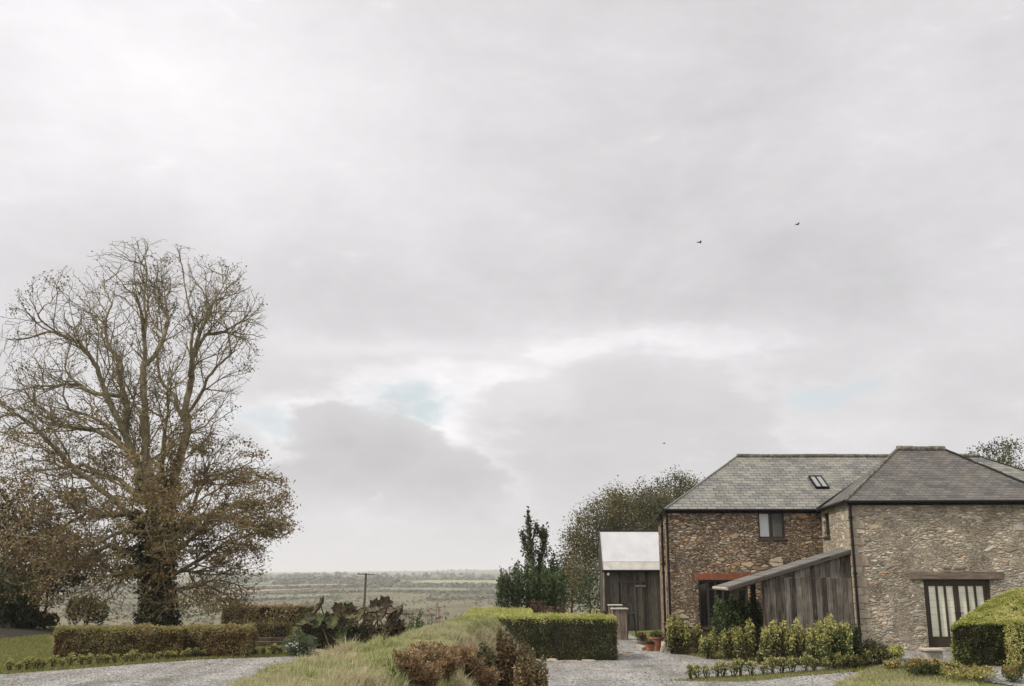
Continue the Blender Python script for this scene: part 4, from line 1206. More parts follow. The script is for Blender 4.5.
# ------------------------------------------------------------------ bracken and rough plants on the bank
def fern(name, label, x, y, z, h, n, mat, seed, spread=.5, cat='fern', group=None, lean=(0, 0)):
    rng = np.random.default_rng(seed)
    t = thing(name, label, cat, (x, y, z), group)
    mb = MB(); pts = []; dirs = []
    for i in range(n):
        a = rng.random() * 6.28; L = h * (.6 + .6 * rng.random()); out = spread * (.4 + .8 * rng.random())
        d = Vector((math.cos(a), math.sin(a), 0))
        b0 = Vector((x, y, z)) + d * .04; path = []
        for k in range(9):
            s = k / 8
            path.append(b0 + d * out * s ** 1.4 + Vector((lean[0] * s, lean[1] * s, L * (s - .22 * s ** 3))))
        mb.tube(path, [.006 * (1 - .7 * k / 8) for k in range(9)], 3, False)
        for k in range(2, 9):
            p = path[k]; tg = (path[k] - path[k - 1]).normalized(); sd = tg.cross(Vector((0, 0, 1)))
            if sd.length < .05: sd = Vector((1, 0, 0))
            sd.normalize(); w = .15 * (1 - (k - 2) / 8.5)
            for sg in (-1, 1):
                for j in range(5):
                    q = p + sd * sg * w * (j + .6) / 5 + tg * .015 * j + Vector((rng.normal() * .012, rng.normal() * .012, -.012 * j + rng.normal() * .015))
                    pts.append(tuple(q)); dirs.append(tuple(tg * (1 if j % 2 else -.6) + sd * sg * .7))
    leaves('frond_leaflets', pts, .05, mat, t, aspect=.42, dirs=dirs, rng=rng, up=.5)
    mb.build('frond_stalks', M['stem'], t)
    return t
fspots = [(408, 672, 14.0, .40), (428, 664, 15, .45), (446, 668, 15, .48), (462, 660, 16, .42), (424, 684, 13.6, .40), (474, 672, 16.5, .45), (486, 680, 17, .42)]
flab = ['rusty bracken clump furthest left on the bank, near the bottom edge', 'taller rusty bracken clump left of centre on the bank', 'dense rusty bracken clump in the middle of the bank face', 'bracken clump high on the right part of the bank',
        'low bracken clump at the very bottom of the photo on the bank', 'bracken clump beside the dark red bush on the bank', 'pale bracken clump lowest beside the dark red bush']
for i, (u, v, Y, h) in enumerate(fspots):
    p = P(u, v, Y); z = float(bank(p.x, Y))
    # slide along the ray until the stem foot stands on the bank
    for YY in np.arange(Y - 4, Y + 7, .1):
        q = P(u, min(v + 12, 692), YY)
        if q.z <= float(bank(q.x, YY)): p = q; Y = YY; z = float(bank(q.x, YY)); break
    fern('bracken', flab[i], p.x, Y, z - .02, h * 1.15, 40, M['leaf_fern'], 100 + i, .2, group='bracken on the grass bank')
def on_bank(u, v):
    for YY in np.arange(9, 30, .1):
        q = P(u, v, YY)
        if q.z <= max(float(bank(q.x, YY)), hz(q.x, YY)): return Vector((q.x, YY, q.z))
    return GH(u, v)
for i, (u, v, w, vt, n, lab, mt, cat) in enumerate((
    (506, 694, 58, 632, 9000, 'dark red-brown bush at the right foot of the grass bank, next to the box hedge', ('leaf_redfern', 'leaf_redfern'), 'bush'),
    (531, 694, 34, 652, 3800, 'tan and rust coloured plant low at the right foot of the grass bank', ('leaf_fern', 'leaf_tuft'), 'bush'),
    (482, 692, 28, 642, 3000, 'dark twiggy plant between the bracken and the red-brown bush', ('leaf_redfern', 'leaf_dark'), 'bush'))):
    Y = 21.5 - i * .8
    grow('bank_bush', lab, u - w / 2, u + w / 2, vt, v, Y=Y, n=n, mats=mt, leaf=.06, seed=80 + i, split=3, cat=cat, tipfrac=.4, dep=.35)

# sedum-like dark flower stems at the far end of the bank
def flower_stems(name, label, u0, u1, vt, vb, Y, n, mat, seed, head=.07, cat='flowers', leafm='leaf_mid'):
    rng = np.random.default_rng(seed)
    a = P(u0, vb, Y); b = P(u1, vb, Y); g = float(max(hz(a.x, Y), bank((a.x + b.x) / 2, Y) if Y < 30 else -9))
    g = max(g, hz((a.x + b.x) / 2, Y))
    t = thing(name, label, cat, ((a.x + b.x) / 2, Y, g))
    top = P((u0 + u1) / 2, vt, Y).z
    mb = MB(); hp = []; lp = []
    for i in range(n):
        x = a.x + (b.x - a.x) * rng.random(); y = Y + rng.normal() * .3; h = (top - g) * (.6 + .4 * rng.random())
        tp = Vector((x + rng.normal() * .06, y + rng.normal() * .06, g + h))
        mb.tube([(x, y, g - .03), (x, y, g + h * .5), tp], [.008, .006, .004], 4)
        for _ in range(16): hp.append(np.array(tp) + rng.normal(size=3) * np.array([head, head, head * .4]))
        for _ in range(12): lp.append(np.array([x, y, g + h * .75 * rng.random()]) + rng.normal(size=3) * .07)
    mb.build('stems', M['stem'], t)
    leaves('flower_heads', hp, .05, M[mat], t, rng=rng, up=1); leaves('foliage', lp, .08, M[leafm], t, rng=rng)
    return t
flower_stems('sedum', 'clump of dark red seed heads on stems at the far end of the grass bank', 410, 428, 606, 628, 29.5, 14, 'leaf_pink', 1, .06)
flower_stems('sedum', 'thin row of brownish seed heads behind the top of the grass bank', 428, 452, 605, 622, 33.5, 12, 'leaf_pink', 2, .05)
flower_stems('rose_bush', 'fading pinkish flower clump behind the middle box hedge', 530, 548, 601, 616, 42, 26, 'leaf_pink', 3, .09, 'bush')
grow('dark_bush', 'small dark bush behind the box hedge, beside the pale boulder', 546, 566, 602, 616, Y=43, n=1300, mats=('leaf_dark', 'leaf_redfern'), leaf=.09, seed=91, split=2)
grow('leafy_perennial', 'tall pale green leafy plant by the dark seed heads on the bank', 407, 424, 611, 634, Y=26.5, n=1500, mats=('leaf_mid', 'leaf_mid'), leaf=.07, seed=92, split=2, dep=.3)

# ------------------------------------------------------------------ spire tree and shrub mass
def spire():
    rng = np.random.default_rng(5); Y = 56
    def st(pl, r0, r1):
        mb.tube([P(u, v, Y + d) for u, v, d in pl], list(np.linspace(r0, r1, len(pl))), 6)
    b = P(535, 610, Y); g = hz(b.x, Y)
    t = thing('ivy_tree', 'narrow twin-topped tree wrapped in ivy, rising from the dark bush in the middle distance', 'tree', (b.x, Y, g - .1))
    mb = MB()
    pls = [[(536, 612, 0), (534, 575, 0), (530, 545, 0), (528, 513, 0)], [(536, 590, 0), (540, 565, .3), (544, 540, .3), (543, 531, .3)], [(531, 560, 0), (525, 545, .1), (522, 532, .1)], [(531, 548, 0), (535, 530, .2), (538, 527, .2)]]
    pts = []
    for k, pl in enumerate(pls):
        st(pl, .16 if k < 2 else .06, .02)
        for _ in range((1500, 1900, 420, 260)[k]):
            s = rng.random() * (len(pl) - 1); i = int(s); a = P(*pl[i][:2], Y + pl[i][2]); c = P(*pl[i + 1][:2], Y + pl[i + 1][2])
            q = a.lerp(c, s - i); w = (.07 + .10 * (1 - s / (len(pl) - 1))) * (1.5 if k == 1 else 1) * (1 + .5 * math.sin(q.z * 5 + k))
            pts.append((q.x + rng.normal() * w, q.y + rng.normal() * w, q.z + rng.normal() * .18))
    mb.build('trunk', M['bark_dark'], t)
    leaves('crown', pts, .15, M['leaf_spire'], t, rng=rng)
spire()
grow('laurel_bush', 'broad dark green bush with a rounded outline, below the narrow ivy-wrapped tree', 497, 566, 560, 612, Y=54, n=9500, mats=('leaf_dark', 'leaf_mid'), leaf=.15, seed=93, split=5, tipfrac=.35, dep=1.8)
grow('laurel_bush', 'darker upright bush immediately right of the narrow ivy-wrapped tree', 536, 560, 556, 608, Y=57, n=4200, mats=('leaf_dark', 'leaf_dark'), leaf=.15, seed=94, split=2, dep=1.2)
make_tree('elder_tree', 'thin twiggy brown shrub poking out left of the broad dark bush', (P(508, 610, 55).x, 55), [P(508, 590, 55)], [ell(498, 524, 562, 596, 55, .9)], 260, M['leaf_bronze'], M['bark_dark'], .11, 2, step=.22, infl=2, kill=.35, seed=95, prob=.5)

# ------------------------------------------------------------------ giant rhubarb clump
def gunnera(label, cx, vb, Y, specs, seed, mat='leaf_gunnera', group=None):
    rng = np.random.default_rng(seed)
    b = P(cx, vb, Y); g = hz(b.x, Y)
    t = thing('giant_rhubarb', label, 'plant', (b.x, Y, g), group)
    st = MB()
    for (u, v, r, tilt) in specs:
        c = P(u, v, Y + rng.normal() * .5)
        foot = Vector((b.x + rng.normal() * .3, Y + rng.normal() * .3, g - .02))
        st.tube([foot, foot.lerp(c, .55) + Vector((0, 0, .1)), c], [.035, .028, .018], 6)
        # lobed, ribbed, cupped blade
        ax = rand_dirs(1, rng)[0]; up = Vector((math.sin(tilt) * rng.choice([-1, 1]) , -abs(math.cos(tilt)) * .9, .55)).normalized()
        if tilt < .5: up = Vector((rng.normal() * .3, -.25, 1)).normalized()
        e1 = up.cross(Vector((0, 0, 1)))
        if e1.length < .1: e1 = Vector((1, 0, 0))
        e1.normalize(); e2 = up.cross(e1)
        V = [tuple(c)]; Fc = []; nA = 44; rings = 5
        ph = rng.random() * 6
        for k in range(1, rings + 1):
            s = k / rings
            for j in range(nA):
                a = 6.283 * j / nA
                lob = 1 - .28 * s * abs(math.sin(a * 3.5 + ph)) ** .6 - .09 * s * (j % 2) - .25 * s * math.exp(-((a - 3.14) / .25) ** 2)
                rr_ = r * s * lob
                zz = .28 * r * s * s + .05 * r * s * math.cos(a * 7 + ph * 2) + .03 * r * rng.normal() * s
                V.append(tuple(c + e1 * rr_ * math.cos(a) + e2 * rr_ * math.sin(a) + up * zz))
        rn = []
        base = rng.random()
        for j in range(nA): Fc.append((0, 1 + j, 1 + (j + 1) % nA)); rn.append(base)
        for k in range(rings - 1):
            for j in range(nA):
                a0 = 1 + k * nA; Fc.append((a0 + j, a0 + nA + j, a0 + nA + (j + 1) % nA, a0 + (j + 1) % nA)); rn.append(np.clip(base + .12 * rng.normal() + (.15 if j % 6 == 0 else 0), 0, 1))
        m = M['leaf_gunnera_brown'] if (mat == 'brown' or rng.random() < .2) else M['leaf_gunnera']
        o = mesh_obj('leaf', V, Fc, m, t, rnd=rn)
        md = o.modifiers.new('thick', 'SOLIDIFY'); md.thickness = .008
    st.build('stalks', M['stem'], t)
rs = random.Random(4)
def gs(u0, u1, v0, v1, n, r0, r1):
    out = []
    for i in range(n):
        out.append((rs.uniform(u0, u1), rs.uniform(v0, v1), rs.uniform(r0, r1), rs.uniform(.2, 1.3)))
    return out
gunnera('giant rhubarb with the tallest raised green leaf, left part of the clump beyond the bank', 325, 646, 36.5, [(321, 606, .45, 1.2), (310, 617, .38, .7), (338, 612, .42, .8), (328, 622, .45, .9)] + gs(300, 345, 618, 640, 15, .26, .46), 1)
gunnera('crinkled giant rhubarb in the middle of the clump, below the telegraph pole', 357, 646, 38, [(349, 612, .42, .5), (362, 616, .42, 1.0), (372, 612, .4, .4)] + gs(340, 378, 614, 640, 16, .26, .44), 2)
gunnera('giant rhubarb with browned drooping leaves at the right end of the clump', 385, 646, 36, [(385, 606, .45, .7), (395, 616, .38, 1.0), (376, 608, .4, .5)] + gs(368, 402, 612, 642, 18, .26, .42), 3, 'brown')
grow('bracken_undergrowth', 'dark green undergrowth below the giant rhubarb leaves', 300, 402, 619, 652, Y=36.6, n=9500, mats=('leaf_dark', 'leaf_gunnera_brown'), leaf=.10, seed=96, split=7, dep=.5, tipfrac=.3)
grow('lavender_bush', 'silvery grey-green shrub at the left foot of the giant rhubarb clump', 284, 316, 632, 655, n=3600, mats=('leaf_grey', 'leaf_mid'), leaf=.06, seed=97, split=3, tipfrac=.45)
t = grow('daisy_bush', 'dark little bush dotted with white flowers at the edge of the drive', 288, 308, 641, 657, n=1500, mats=('leaf_dark', 'leaf_dark'), leaf=.06, seed=98, split=2)
def flowers():
    rng = np.random.default_rng(9); p = GH(298, 656.5); pts = []
    for _ in range(26):
        c = np.array([p.x + rng.normal() * .22, p.y - .12 - .15 * rng.random(), p.z + .1 + .34 * rng.random()])
        for _ in range(6): pts.append(c + rng.normal(size=3) * .016)
    leaves('flowers', pts, .045, M['petal'], t, rng=rng)
flowers()

# ------------------------------------------------------------------ stones
def rock(name, label, loc, size, mat, seed, group=None, cat='stone', flat=.8):
    bm = bmesh.new(); bmesh.ops.create_icosphere(bm, subdivisions=3, radius=1)
    for v in bm.verts:
        n = mnoise.noise(v.co * 1.3 + Vector((seed * 3.1, 0, 0))) * .45 + mnoise.noise(v.co * 3.5 + Vector((0, seed, 0))) * .14
        v.co *= 1 + n
        for a in range(3): v.co[a] = math.copysign(abs(v.co[a]) ** flat, v.co[a]) if abs(v.co[a]) > 1e-6 else 0
        v.co.x *= size[0]; v.co.y *= size[1]; v.co.z *= size[2]
    me = bpy.data.meshes.new(name); bm.to_mesh(me); bm.free(); me.materials.append(mat)
    o = bpy.data.objects.new(name, me); o.location = (loc[0], loc[1], loc[2] + size[2] * .55); link(o)
    return tag(o, label, cat, group)
p = P(574, 612, 43.5); rock('boulder', 'pale boulder behind the box hedge, left of the shed', (p.x, 43.5, hz(p.x, 43.5) + .15), (.34, .3, .42), M['stone'], 3)
for i, (u, v, w, h, lab) in enumerate(((534, 662, .28, .07, 'flat brown edging stone at the foot of the box hedge, leftmost of the row'), (552, 662, .22, .08, 'paler squarish edging stone at the foot of the box hedge, second from left'), (570, 662.5, .42, .06, 'long flat edging stone in the middle of the box hedge foot'),
        (588, 661.5, .24, .06, 'edging stone with moss right of the long flat one'), (606, 660, .26, .07, 'edging stone near the right corner of the box hedge'), (622, 657, .24, .09, 'loose reddish slab sticking out at the right corner of the box hedge'), (627, 653, .2, .06, 'thin pale slab behind the reddish one at the hedge corner'),
        (316, 652.5, .4, .1, 'flat brown rock below the silvery shrub, left one of the pair'), (331, 650, .36, .09, 'flat brown rock below the silvery shrub, right one of the pair'))):
    p = GH(u, v); rock('edging_stone', lab, (p.x, p.y - .1, p.z - .02), (w, .16, h), M['steps'] if i % 2 else M['stonedark'], i + 10, 'edging stones')
def trough():
    p = GH(932, 664.5); g = p.z; t = thing('stone_trough', 'square stone plinth with a flat slab lid in front of the glazed barn door', 'plinth', p)
    mb = MB(); mb.box(p.x - .2, p.x + .24, p.y - .2, p.y + .2, g - .02, g + .36); mb.build('base', M['stone'], t, bevel=.02)
    mb = MB(); mb.box(p.x - .25, p.x + .28, p.y - .27, p.y + .25, g + .361, g + .42); mb.build('slab', M['skinwall'], t, bevel=.012)
trough()

# ------------------------------------------------------------------ sleepers, post, wattle panel on the left
def sleeper(u0, u1, v, h, lab):
    a = GH(u0, v); b = GH(u1, v); mb = MB()
    n = 3
    for i in range(n):
        mb.cur = random.random(); p = a.lerp(b, i / n + .004); q = a.lerp(b, (i + 1) / n - .004)
        mb.beam(p + Vector((0, 0, h / 2)), q + Vector((0, 0, h / 2)), .2, h)
    o = mb.build('timber_sleeper', M['sleeper'], origin=a, bevel=.01); tag(o, lab, 'sleeper', 'timber sleepers edging the left beds')
sleeper(176, 239, 650.5, .20, 'dark timber sleeper edging the bed in front of the right half of the long hedge')
sleeper(242, 286, 647, .20, 'dark timber sleeper edging the bed right of the long hedge')
sleeper(246, 284, 641, .14, 'lower timber sleeper further back, by the low twiggy hedge')
p = GH(237, 655); mb = MB(); mb.box(p.x - .06, p.x + .06, p.y - .06, p.y + .06, -.03, .5); mb.box(p.x - .075, p.x + .075, p.y - .075, p.y + .075, .5, .53)
tag(mb.build('garden_post', M['pale_wood'], origin=p, bevel=.008), 'short pale square post at the right end of the long hedge', 'post')
def wattle():
    Y = 47.; a = P(396, 622, Y); b = P(414, 622, Y); top = P(400, 610, Y).z; g = hz(a.x, Y)
    t = thing('paling_fence', 'short panel of thin upright palings beyond the bank, right of the giant rhubarb', 'fence', (a.x, Y, g))
    mb = MB(); n = 14
    for i in range(n):
        x = a.x + (b.x - a.x) * (i + .5) / n; mb.cur = random.random()
        mb.beam((x, Y, g - .02), (x + random.uniform(-.01, .01), Y, top + random.uniform(-.03, .03)), .02, .038, (0, 1, 0))
    mb.build('palings', M['pole'], t)
    mb = MB()
    for z in (g + .25, top - .18): mb.beam((a.x, Y + .035, z), (b.x, Y + .035, z), .04, .05)
    mb.build('rails', M['pole'], t)
wattle()
def telegraph():
    Y = 120.; b = P(363.5, 612, Y); g = hz(b.x, Y); tp = P(366, 573, Y)
    t = thing('telegraph_pole', 'wooden telegraph pole with a crossbar standing in the valley', 'pole', (b.x, Y, g))
    mb = MB(); mb.tube([(P(362.8, 612, Y).x, Y, g - .3), tp], [.17, .12], 8); mb.build('pole', M['pole'], t)
    mb = MB(); z = tp.z - .15; mb.beam((tp.x - 1.0, Y - .17, z + .05), (tp.x + 1.0, Y - .17, z - .05), .12, .12); mb.build('crossbar', M['pole'], t)
    for k in (-.85, -.3, .35, .85):
        mb = MB(); mb.tube([(tp.x + k, Y - .17, z), (tp.x + k, Y - .17, z + .22)], [.05, .04], 6); mb.build('insulator', M['stone'], t)
telegraph()

# low shed at far left edge
def left_shed():
    Y = 46; x1 = P(14, 600, Y).x; x0 = x1 - 3.5; g = hz(x1, Y); ze = P(10, 589, Y).z
    t = thing('garden_shed', 'dark timber hut with a grey roof edge at the left border of the photo', 'shed', ((x0 + x1) / 2, Y, g))
    mb = MB()
    x = x0
    while x < x1 - .01:
        mb.cur = random.random(); mb.box(x + .004, min(x + .15, x1), Y, Y + .03, g - .1, ze); x += .15
    y = Y
    while y < Y + 2.4:
        mb.cur = random.random(); mb.box(x1 - .03, x1, y + .034, y + .18, g - .1, ze); y += .15
    mb.box(x0, x1 - .04, Y + .04, Y + 2.3, g - .1, ze - .02)
    mb.build('wall', M['shed_board'], t)
    mb = MB(); zr = P(0, 578, Y).z
    mb.poly([(x0 - .2, Y - .25, ze - .02), (x1 + .25, Y - .25, ze - .02), (x1 - .9, Y + 1.2, zr + .1), (x0 - .2, Y + 1.2, zr + .1)], [(0, 0), (3.9, 0), (2.9, 1.8), (0, 1.8)])
    mb.poly([(x1 + .25, Y - .25, ze - .02), (x1 + .25, Y + 2.6, ze - .02), (x1 - .9, Y + 1.2, zr + .1)], [(0, 0), (2.8, 0), (1.4, 1.6)])
    mb.poly([(x1 + .25, Y + 2.6, ze - .02), (x0 - .2, Y + 2.6, ze - .02), (x0 - .2, Y + 1.2, zr + .1), (x1 - .9, Y + 1.2, zr + .1)], [(0, 0), (3.9, 0), (2.9, 1.8), (0, 1.8)])
    o = mb.build('roof', M['slate_porch'], t); md = o.modifiers.new('thick', 'SOLIDIFY'); md.thickness = .05
left_shed()

# ------------------------------------------------------------------ the barn
YM, YW = 35.3, 31.0
EZ = P(750, 508.5, YM).z           # main eaves height
EZW = P(900, 500, YW).z            # wing eaves height
GZ = -.1
def corner(u, v, Y): return P(u, v, Y).x
xm0 = corner(667, 509, YM); xm1 = 22.3
yrear = YM + 7.6; xrear = corner(658, 520, yrear)
xw0 = corner(847, 500, YW); xw1 = corner(1056, 500, YW - .3)
barn = thing('stone_barn', 'converted stone barn with slate hipped roofs, a boarded porch and a projecting wing', 'building', ((xm0 + xm1) / 2, YM, 0))

class Plane:
    """a wall plane: s along it, z up, d outwards"""
    def __init__(s, p0, p1):
        s.p0 = Vector((p0[0], p0[1], 0)); d = Vector((p1[0] - p0[0], p1[1] - p0[1], 0)); s.L = d.length; s.d = d / s.L; s.n = Vector((s.d.y, -s.d.x, 0))
    def w(s, a, z, o=0): q = s.p0 + s.d * a + s.n * o; return Vector((q.x, q.y, z))
    def s_at(s, u, v):   # where the photo pixel's ray meets this plane
        r = Vector(ray(u, v)); c = Vector((0, 0, EYE)); k = (s.p0 - c).dot(s.n) / r.dot(s.n)
        h = c + r * k; return (h - s.p0).dot(s.d), h.z
def wall_mesh(mb, pl, z0, z1, holes, rev=.28):
    ss = sorted(set([0, pl.L] + [h[0] for h in holes] + [h[1] for h in holes])); zz = sorted(set([z0, z1] + [h[2] for h in holes] + [h[3] for h in holes]))
    for a, b in zip(ss, ss[1:]):
        for c, d in zip(zz, zz[1:]):
            m = ((a + b) / 2, (c + d) / 2)
            if any(h[0] < m[0] < h[1] and h[2] < m[1] < h[3] for h in holes): continue
            mb.poly([pl.w(a, c), pl.w(b, c), pl.w(b, d), pl.w(a, d)])
    for (a, b, c, d) in holes:
        for q in ([(a, c), (a, d)], [(b, d), (b, c)], [(a, d), (b, d)], [(b, c), (a, c)]):
            (s0, t0), (s1, t1) = q
            mb.poly([pl.w(s0, t0), pl.w(s1, t1), pl.w(s1, t1, -rev), pl.w(s0, t0, -rev)])
def pbox(mb, pl, a, b, z0, z1, o0, o1):
    mb.obox(pl.w((a + b) / 2, (z0 + z1) / 2, (o0 + o1) / 2), pl.d * (b - a) / 2, pl.n * (o1 - o0) / 2, (0, 0, (z1 - z0) / 2))
plM = Plane((xm0, YM), (xm1, YM)); plL = Plane((xrear, yrear), (xm0, YM))
plW = Plane((xw0, YW), (xw1, YW - .33)); xv = corner(820.5, 509, YM)
plWL = Plane((xv, YM + .02), (xw0, YW))
def hole(pl, u0, u1, v0, v1):
    a, zt = pl.s_at(u0, v0); b, zt2 = pl.s_at(u1, v0); a2, zb = pl.s_at(u0, v1); return (min(a, b), max(a, b), zb, zt)
hUp = hole(plM, 757.5, 784, 511.5, 538.5)
hLow = hole(plM, 698, 748, 580, 628)
hDoor = hole(plW, 923, 990, 579.5, 647.5)
hDoor = (hDoor[0], hDoor[1], max(hDoor[2], .45), hDoor[3])
hSide = (1.6, 2.3, plWL.s_at(824, 536)[1], EZ - .22)
a0, a1 = plWL.s_at(823.5, 520)[0], plWL.s_at(829, 520)[0]; hSide = (a0, a1, plWL.s_at(825, 537)[1], EZ - .2)
mb = MB(); wall_mesh(mb, plM, GZ, EZ, [hUp, hLow])
left_holes = [(plL.L - 3.2, plL.L - 2.3, 3.1, 4.3), (plL.L - 5.6, plL.L - 4.9, 3.1, 4.3), (plL.L - 2.4, plL.L - 1.6, .5, 2.3)]
wall_mesh(mb, plL, GZ, EZ, left_holes)
wall_mesh(mb, Plane((xm1, YM), (xm1, yrear)), GZ, EZ, []); wall_mesh(mb, Plane((xm1, yrear), (xrear, yrear)), GZ, EZ, [])
tag(mb.build('wall', M['stone_brown'], barn), 'brown rubble wall of the long range')
mb = MB(); wall_mesh(mb, plW, GZ, EZW, [hDoor]); wall_mesh(mb, plWL, GZ, EZW, [hSide]); wall_mesh(mb, Plane((xw1, YW - .33), (xw1, YM)), GZ, EZW, [])
tag(mb.build('wall', M['stone_grey'], barn), 'buff grey rubble wall of the projecting wing')

def quoins(pa, pb, sa, sb, ztop, name, mats):
    """alternating corner stones; pa ends and pb starts at the corner"""
    r_ = random.Random(3); z = GZ; k = 0; mb = MB()
    while z < ztop - .12:
        h = min(r_.uniform(.17, .34), ztop - z - .02); mb.cur = r_.random(); la_, lb_ = ((.5, .26) if k % 2 else (.26, .46)); la_ *= r_.uniform(.8, 1.15); lb_ *= r_.uniform(.8, 1.15); o = .010 + r_.random() * .014
        b0 = len(mb.v); c = pa.w(pa.L, 0); 
        pts = [pa.w(pa.L - la_, 0, o), pa.w(pa.L, 0, o) + pb.n * o, pb.w(lb_, 0, o), pb.w(lb_, 0, -.02), pa.w(pa.L, 0, -.02) - pb.n * .02, pa.w(pa.L - la_, 0, -.02)]
        for zz in (z + .008, z + h - .008): mb.v += [(p.x, p.y, zz + r_.uniform(-.006, .006)) for p in pts]
        for i in range(6): mb.face([b0 + i, b0 + (i + 1) % 6, b0 + 6 + (i + 1) % 6, b0 + 6 + i])
        mb.face([b0 + i for i in range(6)][::-1]); mb.face([b0 + 6 + i for i in range(6)])
        z += h; k += 1
    mb.build(name, mats, barn, bevel=.02)
def quoin_mat():
    m, nt, b, out = newmat('dressed corner stone'); g = NT(nt)
    at = g.n('ShaderNodeAttribute', attribute_name='rnd'); nz = g.noise(objco(g), 7, 5, .65)
    c = g.ramp(at.outputs['Fac'], [(0, (.25, .215, .17)), (.4, (.34, .295, .235)), (.7, (.30, .24, .18)), (1, (.42, .375, .305))])
    g.l(g.mix(.8, c, g.ramp(nz.outputs[0], [(.3, (.55, .54, .5)), (.5, (1, 1, 1)), (.7, (1.25, 1.22, 1.15))]), 'MULTIPLY'), b.inputs['Base Color'])
    b.inputs['Roughness'].default_value = .92; b.inputs['Specular IOR Level'].default_value = .15; g.bump(nz.outputs[0], .8, .03, b); return m
M['quoin'] = quoin_mat()
quoins(plWL, plW, 0, 0, EZW - .15, 'quoins', M['quoin'])
# roofs -------------------------------------------------
def roof_face(mb, pts, e0, e1, th=.06):
    """pts in order; e0->e1 is the eaves direction for the slate courses"""
    pts = [Vector(p) for p in pts]; e = (Vector(e1) - Vector(e0)).normalized()
    n = (pts[1] - pts[0]).cross(pts[-1] - pts[0]).normalized()
    if n.z < 0: n = -n
    up = n.cross(e); 
    if up.z < 0: up = -up
    uv = [((p - Vector(e0)).dot(e), (p - Vector(e0)).dot(up)) for p in pts]
    mb.poly(pts, uv)
    mb.poly([p - n * th for p in pts][::-1], uv[::-1])
    for i in range(len(pts)):
        a, b = pts[i], pts[(i + 1) % len(pts)]
        mb.poly([a, a - n * th, b - n * th, b], [(0, 0), (0, .06), (.3, .06), (.3, 0)])
ov = .16
RZ = P(760, 456.5, 39.1).z; yr = YM + 3.8
rx0 = P(737, 456.5, yr).x; rx1 = P(979, 456, yr).x
sl = (RZ - EZ) / 3.8
eL = EZ - sl * ov + .06
c00 = Vector((xm0 - .10, YM - ov, eL)); c10 = Vector((xm1 + ov, YM - ov, eL)); c11 = Vector((xm1 + ov, yrear + ov, eL)); c01 = Vector((xrear - .10, yrear + ov, eL))
r0 = Vector((rx0, yr, RZ)); r1 = Vector((rx1, yr, RZ))
mb = MB()
roof_face(mb, [c00, c10, r1, r0], c00, c10); roof_face(mb, [c10, c11, r1], c10, c11); roof_face(mb, [c11, c01, r0, r1], c11, c01); roof_face(mb, [c01, c00, r0], c01, c00)
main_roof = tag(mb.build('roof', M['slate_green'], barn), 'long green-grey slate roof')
# wing roof
YR = YW + 3.2; wz = P(920, 449.5, YR).z; wx0 = P(897, 449.5, YR).x; wx1 = P(944, 449.5, YR).x
eW = EZW - sl * ov + .06
d00 = Vector((xw0 - .12, YW - ov, eW)); d10 = Vector((xw1 + ov, YW - .33 - ov, eW)); w0 = Vector((wx0, YR, wz)); w1 = Vector((wx1, YR, wz))
# where the side slopes run back into the main roof (valley)
def on_main(x, z): return YM - ov + (z - eL) / (RZ - eL) * (yr - (YM - ov))
vb0 = Vector((xv - .12, on_main(0, eW), eW)); vt0 = Vector((P(885, 457, on_main(0, min(wz, RZ))).x, on_main(0, min(wz, RZ)) , min(wz, RZ))); 
vb1 = Vector((xw1 + ov, on_main(0, eW), eW)); vt1 = Vector((max(wx1, vt0.x + 1.2), vt0.y, vt0.z))
mb = MB()
roof_face(mb, [d00, d10, w1, w0], d00, d10)
roof_face(mb, [vb0, d00, w0, vt0], vb0, d00)
roof_face(mb, [d10, vb1, vt1, w1], d10, vb1)
roof_face(mb, [w0, w1, vt1 + Vector((0, .1, 0)), vt0 + Vector((0, .1, 0))], w0, w1)
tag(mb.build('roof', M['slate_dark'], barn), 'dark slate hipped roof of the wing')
# ridge and hip tiles
def ridge_tiles(pts, r=.085, seg=.42, name='ridge_tiles', mat='ridge', lift=.02):
    mb = MB(); pts = [Vector(p) for p in pts]
    for a, b in zip(pts, pts[1:]):
        L = (b - a).length; n = max(1, int(L / seg)); d = (b - a) / n
        for i in range(n):
            p = a + d * i; q = a + d * (i + 1.04); j = Vector((random.uniform(-.006, .006), 0, random.uniform(-.01, .01) + lift))
            mb.tube([p + j, q + j], [r * random.uniform(.95, 1.05), r], 10)
    return mb.build(name, M[mat], barn)
ridge_tiles([r0, r1]); ridge_tiles([w0, w1], .1)
ridge_tiles([d00, w0], .055, .36, 'hip_tiles', 'ridge', 0); ridge_tiles([w1, d10], .05, .36, 'hip_tiles', 'black', 0)
ridge_tiles([c00, r0], .04, .36, 'hip_tiles', 'slate_green', 0); ridge_tiles([r1, c10], .045, .36, 'hip_tiles', 'black', 0)
mb = MB(); mb.tube([vb0 + Vector((-.05, 0, .03)), vt0 + Vector((-.05, 0, .03))], .04, 6); mb.build('valley_flashing', M['black'], barn)
